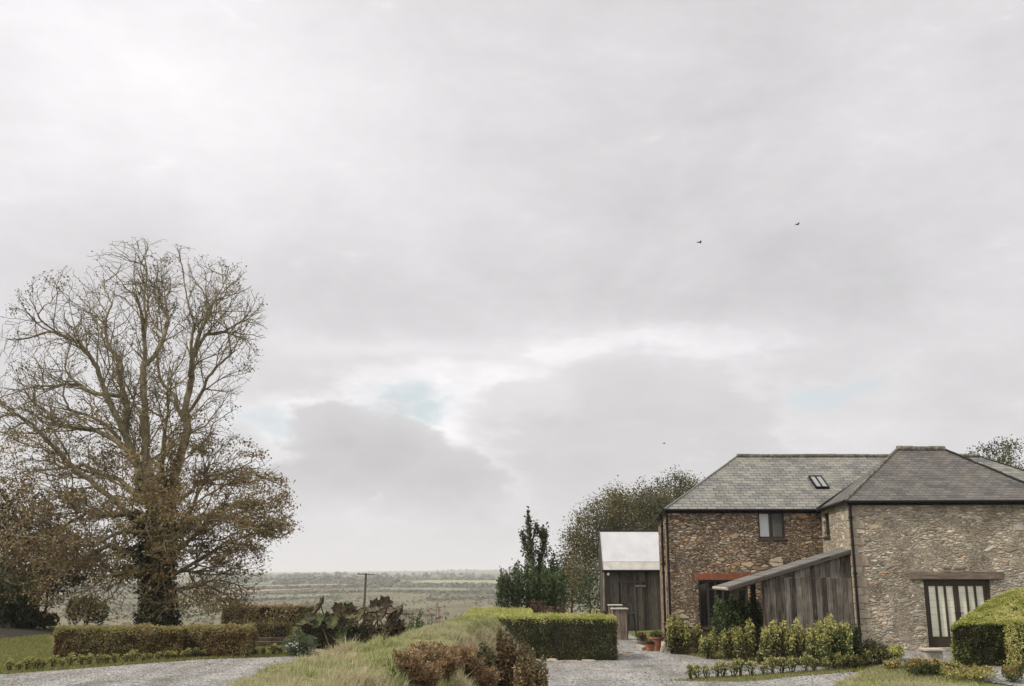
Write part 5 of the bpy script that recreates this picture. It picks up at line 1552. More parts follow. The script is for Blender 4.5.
# gutters, fascias and pipes
mb = MB(); mb.tube([c00 + Vector((0, -.05, -.03)), Vector((xv - .1, YM - ov - .05, eL - .03))], .045, 8); mb.beam(Vector((xm0, YM - .03, EZ - .09)), Vector((xv, YM - .03, EZ - .09)), .05, .16); mb.build('gutter', M['black'], barn)
mb = MB(); mb.tube([d00 + Vector((0, -.05, -.03)), d10 + Vector((0, -.05, -.03))], .045, 8); mb.beam(Vector((xw0, YW - .04, EZW - .09)), Vector((xw1, YW - .37, EZW - .09)), .05, .15); mb.build('gutter', M['black'], barn)
mb = MB(); mb.tube([vb0 + Vector((-.05, 0, -.03)), d00 + Vector((-.05, 0, -.03))], .055, 8); mb.build('gutter', M['black'], barn)
mb = MB(); mb.tube([c01 + Vector((-.05, 0, -.03)), c00 + Vector((-.05, 0, -.03))], .055, 8); mb.build('gutter', M['black'], barn)
def pipe(x, y, zt_, ox, oy):
    mb = MB(); mb.tube([(x + ox * 1.5, y + oy * 1.5, zt_), (x + ox, y + oy, zt_ - .25), (x + ox, y + oy, GZ)], .042, 8)
    for z in (zt_ - .5, zt_ * .55, .9): mb.box(x + ox - .06, x + ox + .06, y + oy - .05, y + oy + .05, z, z + .05)
    mb.build('downpipe', M['black'], barn)
pipe(xw0, YW, eW - .03, .05, -.08); pipe(xm0, YM, eL - .03, -.03, -.08); pipe(xm0 + .18, YM + 1.6, eL - .03, -.14, 0)
# windows ----------------------------------------------
def window(pl, h, panes, glassm, name='window', rec=.12, fw=.06, mats='brown_paint', mull=.07, rails=(), sill=True, root=barn):
    a, b, z0, z1 = h
    mb = MB()
    pbox(mb, pl, a, a + fw, z0, z1, -rec - .06, -rec + .03); pbox(mb, pl, b - fw, b, z0, z1, -rec - .06, -rec + .03)
    pbox(mb, pl, a + fw, b - fw, z1 - fw, z1, -rec - .06, -rec + .028); pbox(mb, pl, a + fw, b - fw, z0, z0 + fw, -rec - .06, -rec + .028)
    w = (b - a - 2 * fw); cells = []
    for i in range(panes):
        x0_ = a + fw + w * i / panes; x1_ = a + fw + w * (i + 1) / panes
        if i: pbox(mb, pl, x0_ - mull / 2, x0_ + mull / 2, z0 + fw, z1 - fw, -rec - .06, -rec + .026); 
        cells.append((x0_ + (mull / 2 if i else 0), x1_ - (mull / 2 if i < panes - 1 else 0)))
    for rz_ in rails: pbox(mb, pl, a + fw, b - fw, rz_ - .03, rz_ + .03, -rec - .05, -rec + .02)
    wobj = mb.build(name, M[mats], root)
    for i, (x0_, x1_) in enumerate(cells):
        g = MB(); g.poly([pl.w(x0_, z0 + fw, -rec - .02), pl.w(x1_, z0 + fw, -rec - .02), pl.w(x1_, z1 - fw, -rec - .02), pl.w(x0_, z1 - fw, -rec - .02)])
        g.build('pane', M[glassm[i % len(glassm)]], wobj)
    if sill:
        s = MB(); pbox(s, pl, a - .05, b + .05, z0 - .07, z0 - .002, -rec, .06); s.build('sill', M[mats], wobj, bevel=.008)
    return wobj
window(plM, hUp, 2, ['glass_pale', 'glass_half'], mull=.12, fw=.07)
window(plM, hLow, 6, ['glass_dark'], mull=.07, rails=(hLow[3] - .32,), fw=.08)
window(plWL, hSide, 1, ['glass_dark'], rec=.1)
for h in left_holes: window(plL, h, 1, ['glass_dark'], rec=.1)
# glazed doors of the wing
a, b, z0, z1 = hDoor; fw = .1
mb = MB(); rec = .14
pbox(mb, plW, a, a + fw, z0, z1, -rec - .08, -rec + .04); pbox(mb, plW, b - fw, b, z0, z1, -rec - .08, -rec + .04); pbox(mb, plW, a + fw, b - fw, z1 - fw, z1, -rec - .08, -rec + .038)
fr = tag(mb.build('door_frame', M['brown_paint'], barn)); 
mid_ = (a + b) / 2
for k, (da, db) in enumerate(((a + fw + .005, mid_ - .004), (mid_ + .004, b - fw - .005))):
    mb = MB(); st_ = .075; br_ = .30; zt_ = z1 - fw - .005; zb_ = z0 + .005
    pbox(mb, plW, da, da + st_, zb_, zt_, -rec - .05, -rec + .02); pbox(mb, plW, db - st_, db, zb_, zt_, -rec - .05, -rec + .02)
    pbox(mb, plW, da + st_, db - st_, zt_ - .09, zt_, -rec - .05, -rec + .018); pbox(mb, plW, da + st_, db - st_, zb_, zb_ + br_, -rec - .05, -rec + .018)
    w = db - da - 2 * st_; cells = []
    for i in range(3):
        s0 = da + st_ + w * i / 3; s1 = da + st_ + w * (i + 1) / 3
        if i: pbox(mb, plW, s0 - .032, s0 + .032, zb_ + br_, zt_ - .09, -rec - .045, -rec + .015)
        cells.append((s0 + (.032 if i else 0), s1 - (.032 if i < 2 else 0)))
    leafobj = mb.build('door', M['brown_paint'], barn)
    for (s0, s1) in cells:
        g = MB(); g.poly([plW.w(s0, zb_ + br_, -rec - .01), plW.w(s1, zb_ + br_, -rec - .01), plW.w(s1, zt_ - .09, -rec - .01), plW.w(s0, zt_ - .09, -rec - .01)]); g.build('pane', M['glass_clear'], leafobj)
        g = MB(); 
        nsl = 7
        for q in range(nsl):
            za = zb_ + br_ + (zt_ - .09 - zb_ - br_) * q / nsl; zc = zb_ + br_ + (zt_ - .09 - zb_ - br_) * (q + 1) / nsl
            pbox(g, plW, s0, s1, za + .004, zc, -rec - .035, -rec - .025)
        g.build('blind', M['blind'], leafobj)
    g = MB(); hx = db - .04 if k == 0 else da + .04; g.tube([plW.w(hx, zb_ + 1.0, -rec + .02), plW.w(hx, zb_ + 1.0, -rec + .07), plW.w(hx + (-.1 if k == 0 else .1), zb_ + 1.0, -rec + .07)], .012, 6); g.build('handle', M['black'], leafobj)
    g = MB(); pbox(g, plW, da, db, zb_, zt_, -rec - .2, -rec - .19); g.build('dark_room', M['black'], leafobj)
mb = MB(); pbox(mb, plW, a - .05, b + .05, z0 - .09, z0 - .003, -.28, .1); mb.build('threshold', M['stone'], barn, bevel=.01)
la, lz1 = plW.s_at(908.5, 571.5); lb, _ = plW.s_at(1003, 571.5)
mb = MB(); mb.cur = .4; pbox(mb, plW, la, lb, z1 + .004, lz1, -.05, .07); mb.build('lintel', M['lintel'], barn, bevel=.015)
# lamp above the door and stones proud of the wall
for (u, v, w_, h_) in ((946, 567.5, .24, .10), (960, 567.5, .36, .11)):
    s_, z_ = plW.s_at(u, v); mb = MB(); pbox(mb, plW, s_ - w_ / 2, s_ + w_ / 2, z_ - h_ / 2, z_ + h_ / 2, -.04, .035); mb.build('relieving_stone', M['stonedark'], barn, bevel=.03)
# orange brick soldier course over the ground floor window
ba, bz1 = plM.s_at(694.5, 573); bb, _ = plM.s_at(736, 573)
mb = MB(); x = ba
while x < bb + .5:
    mb.cur = random.random(); pbox(mb, plM, x + .006, x + .068, hLow[3] + .004, bz1 + random.uniform(-.015, .015), -.1, .02 + random.uniform(0, .012)); x += .075
mb.build('brick_lintel', M['brick'], barn)
# skylight on the long roof
def rp(u, v):   # photo ray onto the main front slope
    r = Vector(ray(u, v)); c = Vector((0, 0, EYE)); n = (c10 - c00).cross(r0 - c00).normalized()
    if n.z < 0: n = -n
    k = (c00 - c).dot(n) / r.dot(n); return c + r * k, n
q0, nrm = rp(816, 489); q1, _ = rp(830.5, 489); q2, _ = rp(827, 477.5); ex = Vector((1, 0, 0)); ey = nrm.cross(ex); ey = ey if ey.z > 0 else -ey
Wd = (q1.x - q0.x) * .92; Hd = (q2 - q1).dot(ey); ce = q0 + ex * Wd / 2 + ey * Hd / 2
mb = MB(); f_ = .045
for sx_ in (-1, 1): mb.obox(ce + ex * sx_ * (Wd / 2 - f_ / 2) + nrm * .04, ex * f_ / 2, ey * Hd / 2, nrm * .05)
for sy_ in (-1, 1): mb.obox(ce + ey * sy_ * (Hd / 2 - f_ / 2) + nrm * .042, ex * Wd / 2, ey * f_ / 2, nrm * .052)
mb.obox(ce + nrm * .038, ex * .025, ey * Hd / 2, nrm * .05)
sk = mb.build('skylight', M['black'], barn)
for sx_ in (-1, 1):
    g = MB(); cc = ce + ex * sx_ * Wd / 4 + nrm * .06; g.obox(cc, ex * (Wd / 4 - .035), ey * (Hd / 2 - .045), nrm * .008); g.build('pane', M['glass_roof'], sk)
# boarded lean-to porch -------------------------------
YP = YW + .12
lo = P(731, 585.5, YP); hi = P(846, 549.5, YP); hi.x = xw0 - .01
px0 = P(764, 590, YP).x
dz = (hi.z - lo.z) / (hi.x - lo.x)
def rz_at(x): return lo.z + (x - lo.x) * dz
porch = MB()   # posts and beams carry the porch part
YB = YP + 1.9
for y in (YP + .05, YB - .3): porch.box(px0 - .02, px0 + .13, y, y + .14, GZ, rz_at(px0) - .1)
porch.box(lo.x + .12, lo.x + .26, YP + .3, YP + .42, GZ + 2.0, rz_at(lo.x) - .08)
for y in (YP + .06, (YP + YB) / 2, YB - .2): porch.beam((lo.x, y, rz_at(lo.x) - .11), (hi.x, y, hi.z - .11), .07, .12)
porch.beam((lo.x + .1, YP + .02, rz_at(lo.x + .1) - .15), (lo.x + .1, YB - .02, rz_at(lo.x + .1) - .15), .09, .12)
po = porch.build('porch', M['dark_timber'], barn)
mb = MB(); x = px0 + .02
while x < hi.x - .03:
    w = random.uniform(.13, .18); xe = min(x + w - .008, hi.x - .01); mb.cur = random.random(); t_ = random.uniform(0, .012)
    zj = P(800, 577.5, YP).z + random.uniform(-.01, .01)
    for (za, zb_, k) in ((GZ, zj - .006, 0), (zj, None, 1)):
        y0 = YP + (.0 if k == 0 else .014) - t_
        ta = rz_at(x) - .06 if zb_ is None else zb_; tb = rz_at(xe) - .06 if zb_ is None else zb_
        if ta < za: continue
        if k: mb.cur = random.random()
        b0 = len(mb.v); mb.v += [(x, y0, za), (xe, y0, za), (xe, y0, tb), (x, y0, ta), (x, y0 + .025, za), (xe, y0 + .025, za), (xe, y0 + .025, tb), (x, y0 + .025, ta)]
        for q in ((0, 1, 2, 3), (5, 4, 7, 6), (4, 0, 3, 7), (1, 5, 6, 2), (3, 2, 6, 7), (4, 5, 1, 0)): mb.face([b0 + z for z in q])
    x += w
mb.build('boarding', M['board'], po)
mb = MB()
ra = Vector((lo.x - .12, YP - .14, rz_at(lo.x - .12))); rb = Vector((hi.x, YP - .14, hi.z)); rc = Vector((hi.x + .28, YB, hi.z + .28 * dz)); rd = Vector((lo.x - .12, YB, ra.z))
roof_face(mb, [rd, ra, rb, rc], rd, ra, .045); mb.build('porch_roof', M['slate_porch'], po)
mb = MB(); mb.beam(ra + Vector((0, .02, -.09)), rb + Vector((0, .02, -.09)), .03, .07); mb.build('bargeboard', M['dark_timber'], po)
mb = MB(); mb.tube([ra + Vector((-.04, 0, -.06)), rd + Vector((-.04, 0, -.06))], .05, 8); mb.build('porch_gutter', M['stone'], po)

# ------------------------------------------------------------------ white roofed shed
def white_shed():
    Y = 49.0; x0 = P(604, 580, Y).x; x1 = P(662, 580, Y).x; g = hz(x0, Y); ze = P(620, 569, Y).z; zr = P(620, 531.5, Y + 1.2).z
    t = thing('timber_shed', 'dark boarded shed with a bright white roof beside the left end of the barn', 'shed', ((x0 + x1) / 2, Y, g))
    mb = MB(); x = x0
    d0, d1 = P(621, 600, Y).x, P(645, 600, Y).x; dt = P(630, 582, Y).z
    while x < x1:
        mb.cur = random.random(); xe = min(x + .136, x1)
        if not (d0 - .05 < (x + xe) / 2 < d1 + .05): mb.box(x, xe, Y, Y + .025, g - .1, ze)
        else: mb.box(x, xe, Y, Y + .025, dt, ze)
        x += .142
    y = Y + .03
    while y < Y + 2.4:
        mb.cur = random.random(); mb.box(x0, x0 + .025, y, y + .136, g - .1, ze); y += .142
    mb.box(x0 + .03, x1, Y + .06, Y + 2.4, g - .1, ze - .01)
    mb.build('wall', M['shed_board'], t)
    mb = MB(); x = d0
    while x < d1:
        mb.cur = random.random(); mb.box(x, min(x + .1, d1), Y - .012, Y + .02, g, dt - .03); x += .105
    d = mb.build('door', M['shed_board'], t)
    q = P(641, 586, Y); mb = MB(); mb.box(q.x - .28, q.x + .22, Y - .04, Y - .014, q.z - .04, q.z + .04); mb.build('notice_plate', M['pale_wood'], d)
    mb = MB(); mb.box(d0 - .05, d1 + .05, Y - .05, Y - .002, dt - .02, dt + .05); mb.build('door_lintel', M['dark_timber'], t)
    # gable infill so that the roof is closed on its left side
    mb = MB(); mb.poly([(x0 + .01, Y, ze), (x0 + .01, Y + 2.4, ze), (x0 + .01, Y + 1.2, zr - .05)]); mb.build('gable', M['shed_board'], t); mb = MB(); mb.poly([(x1, Y, ze), (x1, Y + 1.2, zr - .05), (x1, Y + 2.4, ze)]); mb.build('gable', M['shed_board'], t)
    s0 = .16
    def slope(ta, tb, mat, name, yoff=0):
        mb = MB(); n = 34; W_ = x1 - x0
        pa = Vector((0, Y - .2 + 1.4 * ta, ze - .05 + (zr - ze + .05) * ta)); pb = Vector((0, Y - .2 + 1.4 * tb, ze - .05 + (zr - ze + .05) * tb))
        for i in range(n * 2):
            xa = x0 - .06 + (W_ + .12) * i / (2 * n); xb = x0 - .06 + (W_ + .12) * (i + 1) / (2 * n); da = .012 * (i % 2); db = .012 * ((i + 1) % 2)
            mb.poly([(xa, pa.y, pa.z + da + yoff), (xb, pa.y, pa.z + db + yoff), (xb, pb.y, pb.z + db + yoff), (xa, pb.y, pb.z + da + yoff)])
        o = mb.build(name, M[mat], t); md = o.modifiers.new('thick', 'SOLIDIFY'); md.thickness = .02
    slope(.2, 1, 'white_sheet', 'roof', .02); slope(0, .205, 'dirty_sheet', 'roof_edge_sheet')
    mb = MB(); mb.poly([(x0 - .06, Y + 1.2, zr), (x1 + .06, Y + 1.2, zr), (x1 + .06, Y + 2.6, ze - .05), (x0 - .06, Y + 2.6, ze - .05)]); o = mb.build('rear_roof', M['dirty_sheet'], t); md = o.modifiers.new('thick', 'SOLIDIFY'); md.thickness = .02
    mb = MB(); mb.tube([(x0 - .06, Y + 1.2, zr + .02), (x1 + .06, Y + 1.2, zr + .02)], .05, 8); mb.build('ridge', M['black'], t)
    mb = MB(); mb.tube([(x0 - .02, Y - .12, g), (x0 - .02, Y - .12, ze)], .05, 8); mb.build('post', M['pale_wood'], t)
    mb = MB(); mb.beam((x0 - .09, Y - .2, ze - .09), (x0 - .09, Y + 1.2, zr - .02), .04, .14); mb.build('bargeboard', M['dark_timber'], t)
    mb = MB(); mb.tube([(x0 - .1, Y - .25, ze - .08), (x1, Y - .25, ze - .08)], .045, 8); mb.build('gutter', M['black'], t)
    q = P(608, 574, Y); mb = MB(); mb.tube([(q.x, Y - .13, q.z), (q.x, Y, q.z)], [.07, .05], 10); mb.build('lamp', M['white'], t)
white_shed()

# ------------------------------------------------------------------ small things in the courtyard
def slat_table(u0, u1, vt, vb, lab, seed):
    p = GH((u0 + u1) / 2 + 1.5, vb); Y = p.y; a = P(u0, vt, Y); b = P(u1, vt, Y); g = p.z; w = (b.x - a.x) / 2; zt = a.z; cx = (a.x + b.x) / 2
    t = thing('high_table', lab, 'table', (p.x, Y, g), 'tall slatted drinks tables in the courtyard')
    r_ = random.Random(seed)
    mb = MB(); n = 7
    for face in range(4):
        for i in range(n):
            f = (i + .5) / n * 2 - 1; mb.cur = r_.random()
            if face < 2: x_ = cx + f * w * .78; y_ = Y + (1 if face else -1) * w * .8; mb.beam((p.x + f * w * .72, Y + (1 if face else -1) * w * .74, g), (x_, y_, zt - .05), w * .19, .02, (0, 1, 0))
            else: sgn = 1 if face == 2 else -1; mb.beam((p.x + sgn * w * .8, Y + f * w * .72, g), (cx + sgn * w * .86, Y + f * w * .78, zt - .05), .02, w * .19, (0, 1, 0))
    mb.build('slatted_body', M['pale_wood'], t)
    mb = MB(); mb.box(cx - w, cx + w, Y - w, Y + w, zt - .05, zt); mb.build('tabletop', M['dirty_sheet'], t, bevel=.01)
slat_table(611, 627.5, 608, 640, 'nearer of two tall slatted wooden tables with white tops in front of the shed', 1)
slat_table(608, 622, 604.5, 634, 'rear one of two tall slatted wooden tables, half hidden by the nearer one', 2)
def stool():
    p = GH(632, 637); Y = p.y; zt = P(632, 613.5, Y).z; g = p.z
    t = thing('bar_stool', 'black metal bar stool right of the slatted tables', 'stool', p)
    mb = MB(); mb.lathe((p.x, Y, 0), [(0, zt), (.16, zt), (.17, zt - .02), (.16, zt - .04), (0, zt - .04)], 16); mb.build('seat', M['black'], t)
    for sx_ in (-1, 1):
        for sy_ in (-1, 1):
            mb = MB(); mb.tube([(p.x + sx_ * .2, Y + sy_ * .2, g), (p.x + sx_ * .11, Y + sy_ * .11, zt - .03)], .016, 6); mb.build('leg', M['black'], t)
    mb = MB(); z = g + .3; k = .165
    for (a_, b_) in (((-k, -k), (k, -k)), ((k, -k), (k, k)), ((k, k), (-k, k)), ((-k, k), (-k, -k))): mb.tube([(p.x + a_[0], Y + a_[1], z), (p.x + b_[0], Y + b_[1], z)], .012, 6)
    mb.build('footrest', M['black'], t)
stool()
def lantern():
    p = P(604, 616, 40.5); Y = 40.5; g = hz(p.x, Y); zt = P(604, 610.5, Y).z
    t = thing('lantern_post', 'small black lantern on a thin post left of the slatted tables', 'lantern', (p.x, Y, g))
    mb = MB(); mb.tube([(p.x, Y, g), (p.x, Y, zt - .2)], .025, 6); mb.build('post', M['black'], t)
    mb = MB(); mb.lathe((p.x, Y, zt - .2), [(.0, 0), (.09, 0), (.1, .13), (.12, .14), (.03, .2), (0, .2)], 8); mb.build('head', M['black'], t)
lantern()
def pallet_bench():
    p = GH(638, 626); Y = p.y; g = p.z
    t = thing('garden_bench', 'low pale slatted bench at the foot of the shed door', 'bench', p)
    mb = MB()
    for i in range(4): mb.cur = random.random(); mb.box(p.x - .32, p.x + .3, Y - .2 + i * .11, Y - .11 + i * .11, g + .36, g + .39)
    mb.build('seat', M['pale_wood'], t)
    for x_ in (-.28, .2):
        for y_ in (-.18, .16):
            mb = MB(); mb.box(p.x + x_, p.x + x_ + .06, Y + y_, Y + y_ + .06, g, g + .358); mb.build('leg', M['pale_wood'], t)
    mb = MB(); mb.box(p.x - .28, p.x + .26, Y - .195, Y - .165, g + .12, g + .2); mb.build('rail', M['pale_wood'], t)
pallet_bench()
def pot(u, vb, r, h, lab, mats, ph, seed, potmat='terracotta'):
    p = GH(u, vb); t = thing('plant_pot', lab, 'plant pot', p, 'plant pots at the left corner of the barn')
    mb = MB(); mb.lathe(p, [(0, 0), (r * .72, 0), (r * .95, h * .85), (r * 1.06, h * .86), (r * 1.08, h), (r * .94, h), (r * .9, h * .9), (0, h * .88)], 18); mb.build('pot', M[potmat], t, smooth=False)
    rng = np.random.default_rng(seed); E = [(p.x, p.y, p.z + h + ph * .35, r * 1.05, r * 1.05, ph * .6)]
    pts, d = blob_points(E, 700, rng, .2); leaves('plant', pts, .055, M[mats], t, rng=rng)
pot(657, 650, .26, .46, 'large terracotta pot with a green tuft at the left corner of the barn', 'leaf_mid', .24, 1)
pot(650, 651.5, .18, .24, 'small dark red pot in front of the large terracotta one', 'leaf_redfern', .16, 2)
pot(642.5, 648, .22, .26, 'squat pot holding a round dark red-brown plant, left of the terracotta one', 'leaf_redfern', .34, 3, 'stonedark')
p = GH(640, 650); rock('garden_stone', 'pale rounded stone in front of the dark plant pots', (p.x, p.y - .2, p.z), (.17, .13, .12), M['skinwall'], 31)
p = GH(664, 653); rock('garden_stone', 'whitish block leaning against the bottom of the barn corner', (p.x, p.y, p.z), (.12, .12, .24), M['skinwall'], 32)
# low plants along the path to the shed
for i, (u, lab) in enumerate(((588, 'tiny yellow-green plant on the path edge left of the shed, leftmost of three'), (593, 'tiny yellow-green plant on the path edge left of the shed, middle of three'), (598, 'tiny yellow-green plant on the path edge left of the shed, rightmost of three'))):
    grow('edging_plant', lab, u - 2.5, u + 2.5, 608, 613, Y=46, n=260, mats=('leaf_mid', 'leaf_tip'), leaf=.07, seed=200 + i, cat='plant', group='plants on the path edge by the shed')

# ------------------------------------------------------------------ birds
def bird(u, v, Y, lab, roll, s=.24, wing=.26):
    p = P(u, v, Y); t = thing('bird', lab, 'bird', p, 'birds flying over the barn')
    mb = MB(); ax = Vector((math.cos(roll), .35, math.sin(roll) * .6)).normalized()
    c = Vector(p)
    mb.tube([c - ax * s * .5, c - ax * s * .3, c, c + ax * s * .28, c + ax * s * .42, c + ax * s * .5], [.006, .03, .045, .04, .03, .004], 8)
    sd = ax.cross(Vector((0, 0, 1))).normalized()
    for sg in (-1, 1):
        r0_ = c + ax * .05; el = c + sd * sg * wing * .5 + Vector((0, 0, .1)) + ax * .06; tip = c + sd * sg * wing + Vector((0, 0, .03)) - ax * .07
        for (a_, b_, w0_, w1_) in ((r0_, el, .13, .11), (el, tip, .11, .02)):
            mb.poly([a_ + ax * w0_ / 2, b_ + ax * w1_ / 2, b_ - ax * w1_ / 2, a_ - ax * w0_ / 2]); mb.poly([a_ + ax * w0_ / 2 + Vector((0, 0, .01)), a_ - ax * w0_ / 2 + Vector((0, 0, .01)), b_ - ax * w1_ / 2 + Vector((0, 0, .01)), b_ + ax * w1_ / 2 + Vector((0, 0, .01))])
    mb.poly([c - ax * s * .45 + sd * .02, c - ax * s * .75 + sd * .06, c - ax * s * .75 - sd * .06, c - ax * s * .45 - sd * .02])
    mb.build('body', M['bird'], t)
bird(797.5, 224.5, 66, 'dark bird high in the sky over the barn, the right-hand and higher one', .3)
bird(699.5, 242.5, 66, 'dark bird high in the sky, left of and lower than the other', -.4)
bird(664, 443.5, 120, 'faint small bird low in the sky just left of the barn roof', .1)

# ------------------------------------------------------------------ haze
mb = MB(); mb.box(-9600, 9600, -60, 9100, -48, 46)
hm = bpy.data.materials.new('haze air'); hm.use_nodes = True
for n in list(hm.node_tree.nodes): hm.node_tree.nodes.remove(n)
o_ = hm.node_tree.nodes.new('ShaderNodeOutputMaterial'); v_ = hm.node_tree.nodes.new('ShaderNodeVolumePrincipled')
v_.inputs['Color'].default_value = (.93, .95, 1, 1); v_.inputs['Density'].default_value = .0002; v_.inputs['Anisotropy'].default_value = .2
hm.node_tree.links.new(v_.outputs[0], o_.inputs['Volume'])
hz_o = mb.build('haze', hm); tag(hz_o, 'pale haze that fades the far side of the valley', 'haze', kind='stuff')

# ------------------------------------------------------------------ world: daylight sky under broken cloud
SUN_AZ = math.radians(-108); SUN_EL = math.radians(44)    # azimuth clockwise from +Y
w = bpy.data.worlds.new('World'); scene.world = w; w.use_nodes = True
nt = w.node_tree
for n in list(nt.nodes): nt.nodes.remove(n)
g = NT(nt)
out = g.n('ShaderNodeOutputWorld'); bg = g.n('ShaderNodeBackground'); bg.inputs[1].default_value = .1; g.l(bg.outputs[0], out.inputs[0])
sky = g.n('ShaderNodeTexSky', sky_type='NISHITA'); sky.sun_disc = False; sky.sun_elevation = SUN_EL; sky.sun_rotation = SUN_AZ; sky.air_density = 1.2; sky.dust_density = 1.5
dirv = g.n('ShaderNodeTexCoord').outputs['Generated']
sx = g.n('ShaderNodeSeparateXYZ'); g.l(dirv, sx.inputs[0])
az = g.m('ARCTAN2', sx.outputs[0], sx.outputs[1]); el = g.m('ARCSINE', sx.outputs[2])
def ae(u, v):
    x, y, z = ray(u, v); L = math.sqrt(x * x + y * y + z * z); return math.atan2(x, y), math.asin(z / L)
cv = g.n('ShaderNodeCombineXYZ'); g.l(az, cv.inputs[0]); g.l(g.m('MULTIPLY', el, 1.7), cv.inputs[1])
nw = g.noise(cv.outputs[0], 3.2, 7, .58, .35)
spn = g.n('ShaderNodeSeparateColor'); g.l(nw.outputs['Color'], spn.inputs[0])
wn2 = g.noise(g.mapping(cv.outputs[0], (1, 1, 1), (7, 3, 1)), 9, 6, .6, .2)
az2 = g.m('MULTIPLY_ADD', spn.outputs[0], .22, g.m('SUBTRACT', az, .11)); el2 = g.m('MULTIPLY_ADD', spn.outputs[1], .10, g.m('SUBTRACT', el, .05))
az3 = g.m('MULTIPLY_ADD', wn2.outputs[0], .05, g.m('SUBTRACT', az2, .025)); el3 = g.m('MULTIPLY_ADD', wn2.outputs[0], .035, g.m('SUBTRACT', el2, .0175))
def blob(u, v, ru, rv, warp=2):
    a0_, e0_ = ae(u, v); A, E_ = ((az2, el2), (az3, el3))[warp - 1]
    x_ = g.m('DIVIDE', g.m('SUBTRACT', A, a0_), ru / F); y_ = g.m('DIVIDE', g.m('SUBTRACT', E_, e0_), rv / F)
    s_ = g.m('ADD', g.m('MULTIPLY', x_, x_), g.m('MULTIPLY', y_, y_)); return g.m('EXPONENT', g.m('MULTIPLY', s_, -1))
lum = g.m('MULTIPLY_ADD', g.m('SUBTRACT', nw.outputs[0], .5), .40, .742)
lum = g.m('MULTIPLY_ADD', g.m('SUBTRACT', wn2.outputs[0], .5), .14, lum)
wn3 = g.noise(g.mapping(cv.outputs[0], (1, 1.6, 1), (2, 5, 1)), 26, 5, .6, .3)
lum = g.m('MULTIPLY_ADD', g.m('SUBTRACT', wn3.outputs[0], .5), .06, lum)
for (u, v, ru, rv, am) in ((110, 60, 300, 170, .21), (330, 130, 200, 90, .05), (640, 345, 170, 22, .09), (400, 350, 110, 14, .10), (560, 380, 160, 30, .05), (900, 330, 200, 60, .04),
                           (600, 100, 300, 160, -.03), (350, 280, 330, 50, -.05), (760, 300, 260, 50, -.04), (40, 380, 90, 110, -.04), (900, 420, 160, 40, -.01)):
    lum = g.m('MULTIPLY_ADD', blob(u, v, ru, rv, 1), am, lum)
# bright rift between the cloud decks
rift = g.maprange(g.m('ADD', blob(455, 400, 160, 44), g.m('MULTIPLY', g.m('SUBTRACT', wn2.outputs[0], .5), .9)), .35, .75); lum = g.m('MULTIPLY_ADD', rift, .17, lum)
rift = g.maprange(g.m('ADD', blob(290, 425, 80, 28), g.m('MULTIPLY', g.m('SUBTRACT', wn2.outputs[0], .5), .9)), .35, .75); lum = g.m('MULTIPLY_ADD', rift, .12, lum)
rift = g.maprange(g.m('ADD', blob(660, 348, 150, 24), g.m('MULTIPLY', g.m('SUBTRACT', wn3.outputs[0], .5), .9)), .4, .8); lum = g.m('MULTIPLY_ADD', rift, .05, lum)
# cumulus bodies with firmer billowing edges
def fm(f, a_, b_):
    o = g.n('ShaderNodeMix', data_type='FLOAT'); g.setin(o, 0, f); g.setin(o, 2, a_); g.setin(o, 3, b_); return o.outputs[0]
bil = g.m('ADD', g.m('MULTIPLY', g.m('SUBTRACT', wn2.outputs[0], .5), .75), g.m('MULTIPLY', g.m('SUBTRACT', wn3.outputs[0], .5), .55))
fade = g.maprange(el, ae(400, 548)[1], ae(400, 455)[1], .1, 1)
def body(blobs, amt, dark, rim=.10):
    global lum
    b_ = None
    for q in blobs:
        x_ = blob(*q, 1); b_ = x_ if b_ is None else g.m('MAXIMUM', b_, x_)
    val = g.m('ADD', b_, bil)
    mask = g.m('MULTIPLY', g.maprange(val, .33, .60), fade)
    edge = g.m('MULTIPLY', g.m('MULTIPLY', g.maprange(val, .10, .42), g.m('SUBTRACT', 1, mask)), fade)
    lum = g.m('MULTIPLY_ADD', edge, rim, lum)
    inner = g.m('MULTIPLY_ADD', g.maprange(val, .45, 1.1), -.07, g.m('ADD', dark, g.m('MULTIPLY', g.m('SUBTRACT', wn3.outputs[0], .5), .12)))
    inner = g.m('ADD', inner, g.m('MULTIPLY', g.m('SUBTRACT', wn2.outputs[0], .5), .20))
    lum = fm(g.m('MULTIPLY', mask, amt), lum, inner)
body([(560, 420, 110, 48), (640, 410, 120, 60), (710, 440, 90, 60), (600, 470, 150, 60)], .55, .685, .045)
body([(335, 440, 52, 36), (375, 458, 75, 50), (430, 482, 78, 48), (330, 490, 60, 50)], .85, .645, .085)
# paler band near the horizon
hb = g.maprange(el, math.radians(3.2), math.radians(.6)); lum = fm(g.m('MULTIPLY', hb, .75), lum, .80)
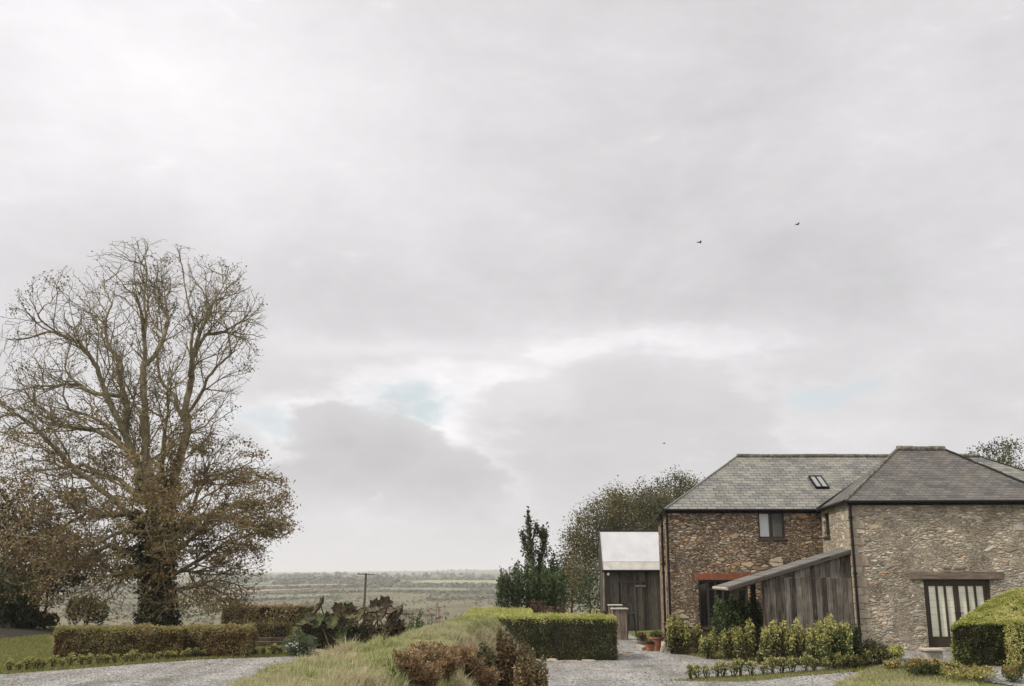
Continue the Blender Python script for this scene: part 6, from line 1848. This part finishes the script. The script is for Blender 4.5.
# overcast skies brighten overhead; the unseen half behind the viewer is brighter too
zen = g.maprange(el, math.radians(34), math.radians(70)); lum = g.m('MULTIPLY', lum, g.m('MULTIPLY_ADD', zen, 1.3, 1))
back = g.maprange(sx.outputs[1], .25, -.6); lum = g.m('MULTIPLY', lum, g.m('MULTIPLY_ADD', back, .35, 1))
cc = g.n('ShaderNodeCombineXYZ')
for i, k in enumerate((10.12, 9.86, 9.98)): g.l(g.m('MULTIPLY', lum, k), cc.inputs[i])
# thin places where blue shows through
blue = None
for (u, v, ru, rv) in ((262, 430, 36, 20), (395, 406, 50, 14), (425, 414, 30, 10), (812, 404, 44, 16), (850, 396, 44, 9)):
    b_ = g.m('MULTIPLY', g.maprange(blob(u, v, ru, rv), .2, 1), g.maprange(wn2.outputs[0], .3, .6)); blue = b_ if blue is None else g.m('MAXIMUM', blue, b_)
blue = g.m('MULTIPLY', blue, 1.0)
hs = g.n('ShaderNodeMix', data_type='RGBA', blend_type='MIX'); g.l(blue, hs.inputs[0]); g.l(cc.outputs[0], hs.inputs[6]); hs.inputs[7].default_value = (6.7, 7.4, 7.7, 1)
# nishita light shining through the thin veil of cloud
mxs = g.n('ShaderNodeMix', data_type='RGBA', blend_type='MIX'); mxs.inputs[0].default_value = .04; g.l(hs.outputs[2], mxs.inputs[6]); g.l(sky.outputs[0], mxs.inputs[7])
g.l(mxs.outputs[2], bg.inputs[0])

sun = bpy.data.lights.new('sun', 'SUN'); sun.energy = 3.3; sun.angle = math.radians(7); sun.color = (1, .92, .77)
so = bpy.data.objects.new('sun', sun); link(so)
sd_ = Vector((math.sin(SUN_AZ) * math.cos(SUN_EL), math.cos(SUN_AZ) * math.cos(SUN_EL), math.sin(SUN_EL)))
so.rotation_euler = sd_.to_track_quat('Z', 'Y').to_euler(); so.location = (0, 0, 30)

cam = bpy.data.cameras.new('camera'); cam.sensor_width = 36; cam.lens = F / 1024 * 36; cam.clip_start = .1; cam.clip_end = 20000
co = bpy.data.objects.new('camera', cam); link(co); co.location = (0, 0, EYE); co.rotation_euler = (math.pi / 2 + PT, 0, 0)
scene.camera = co
scene.view_settings.view_transform = 'Standard'; scene.view_settings.look = 'None'; scene.view_settings.exposure = 0; scene.view_settings.gamma = 1
scene.cycles.volume_bounces = 1; scene.cycles.max_bounces = 6; scene.cycles.transparent_max_bounces = 8
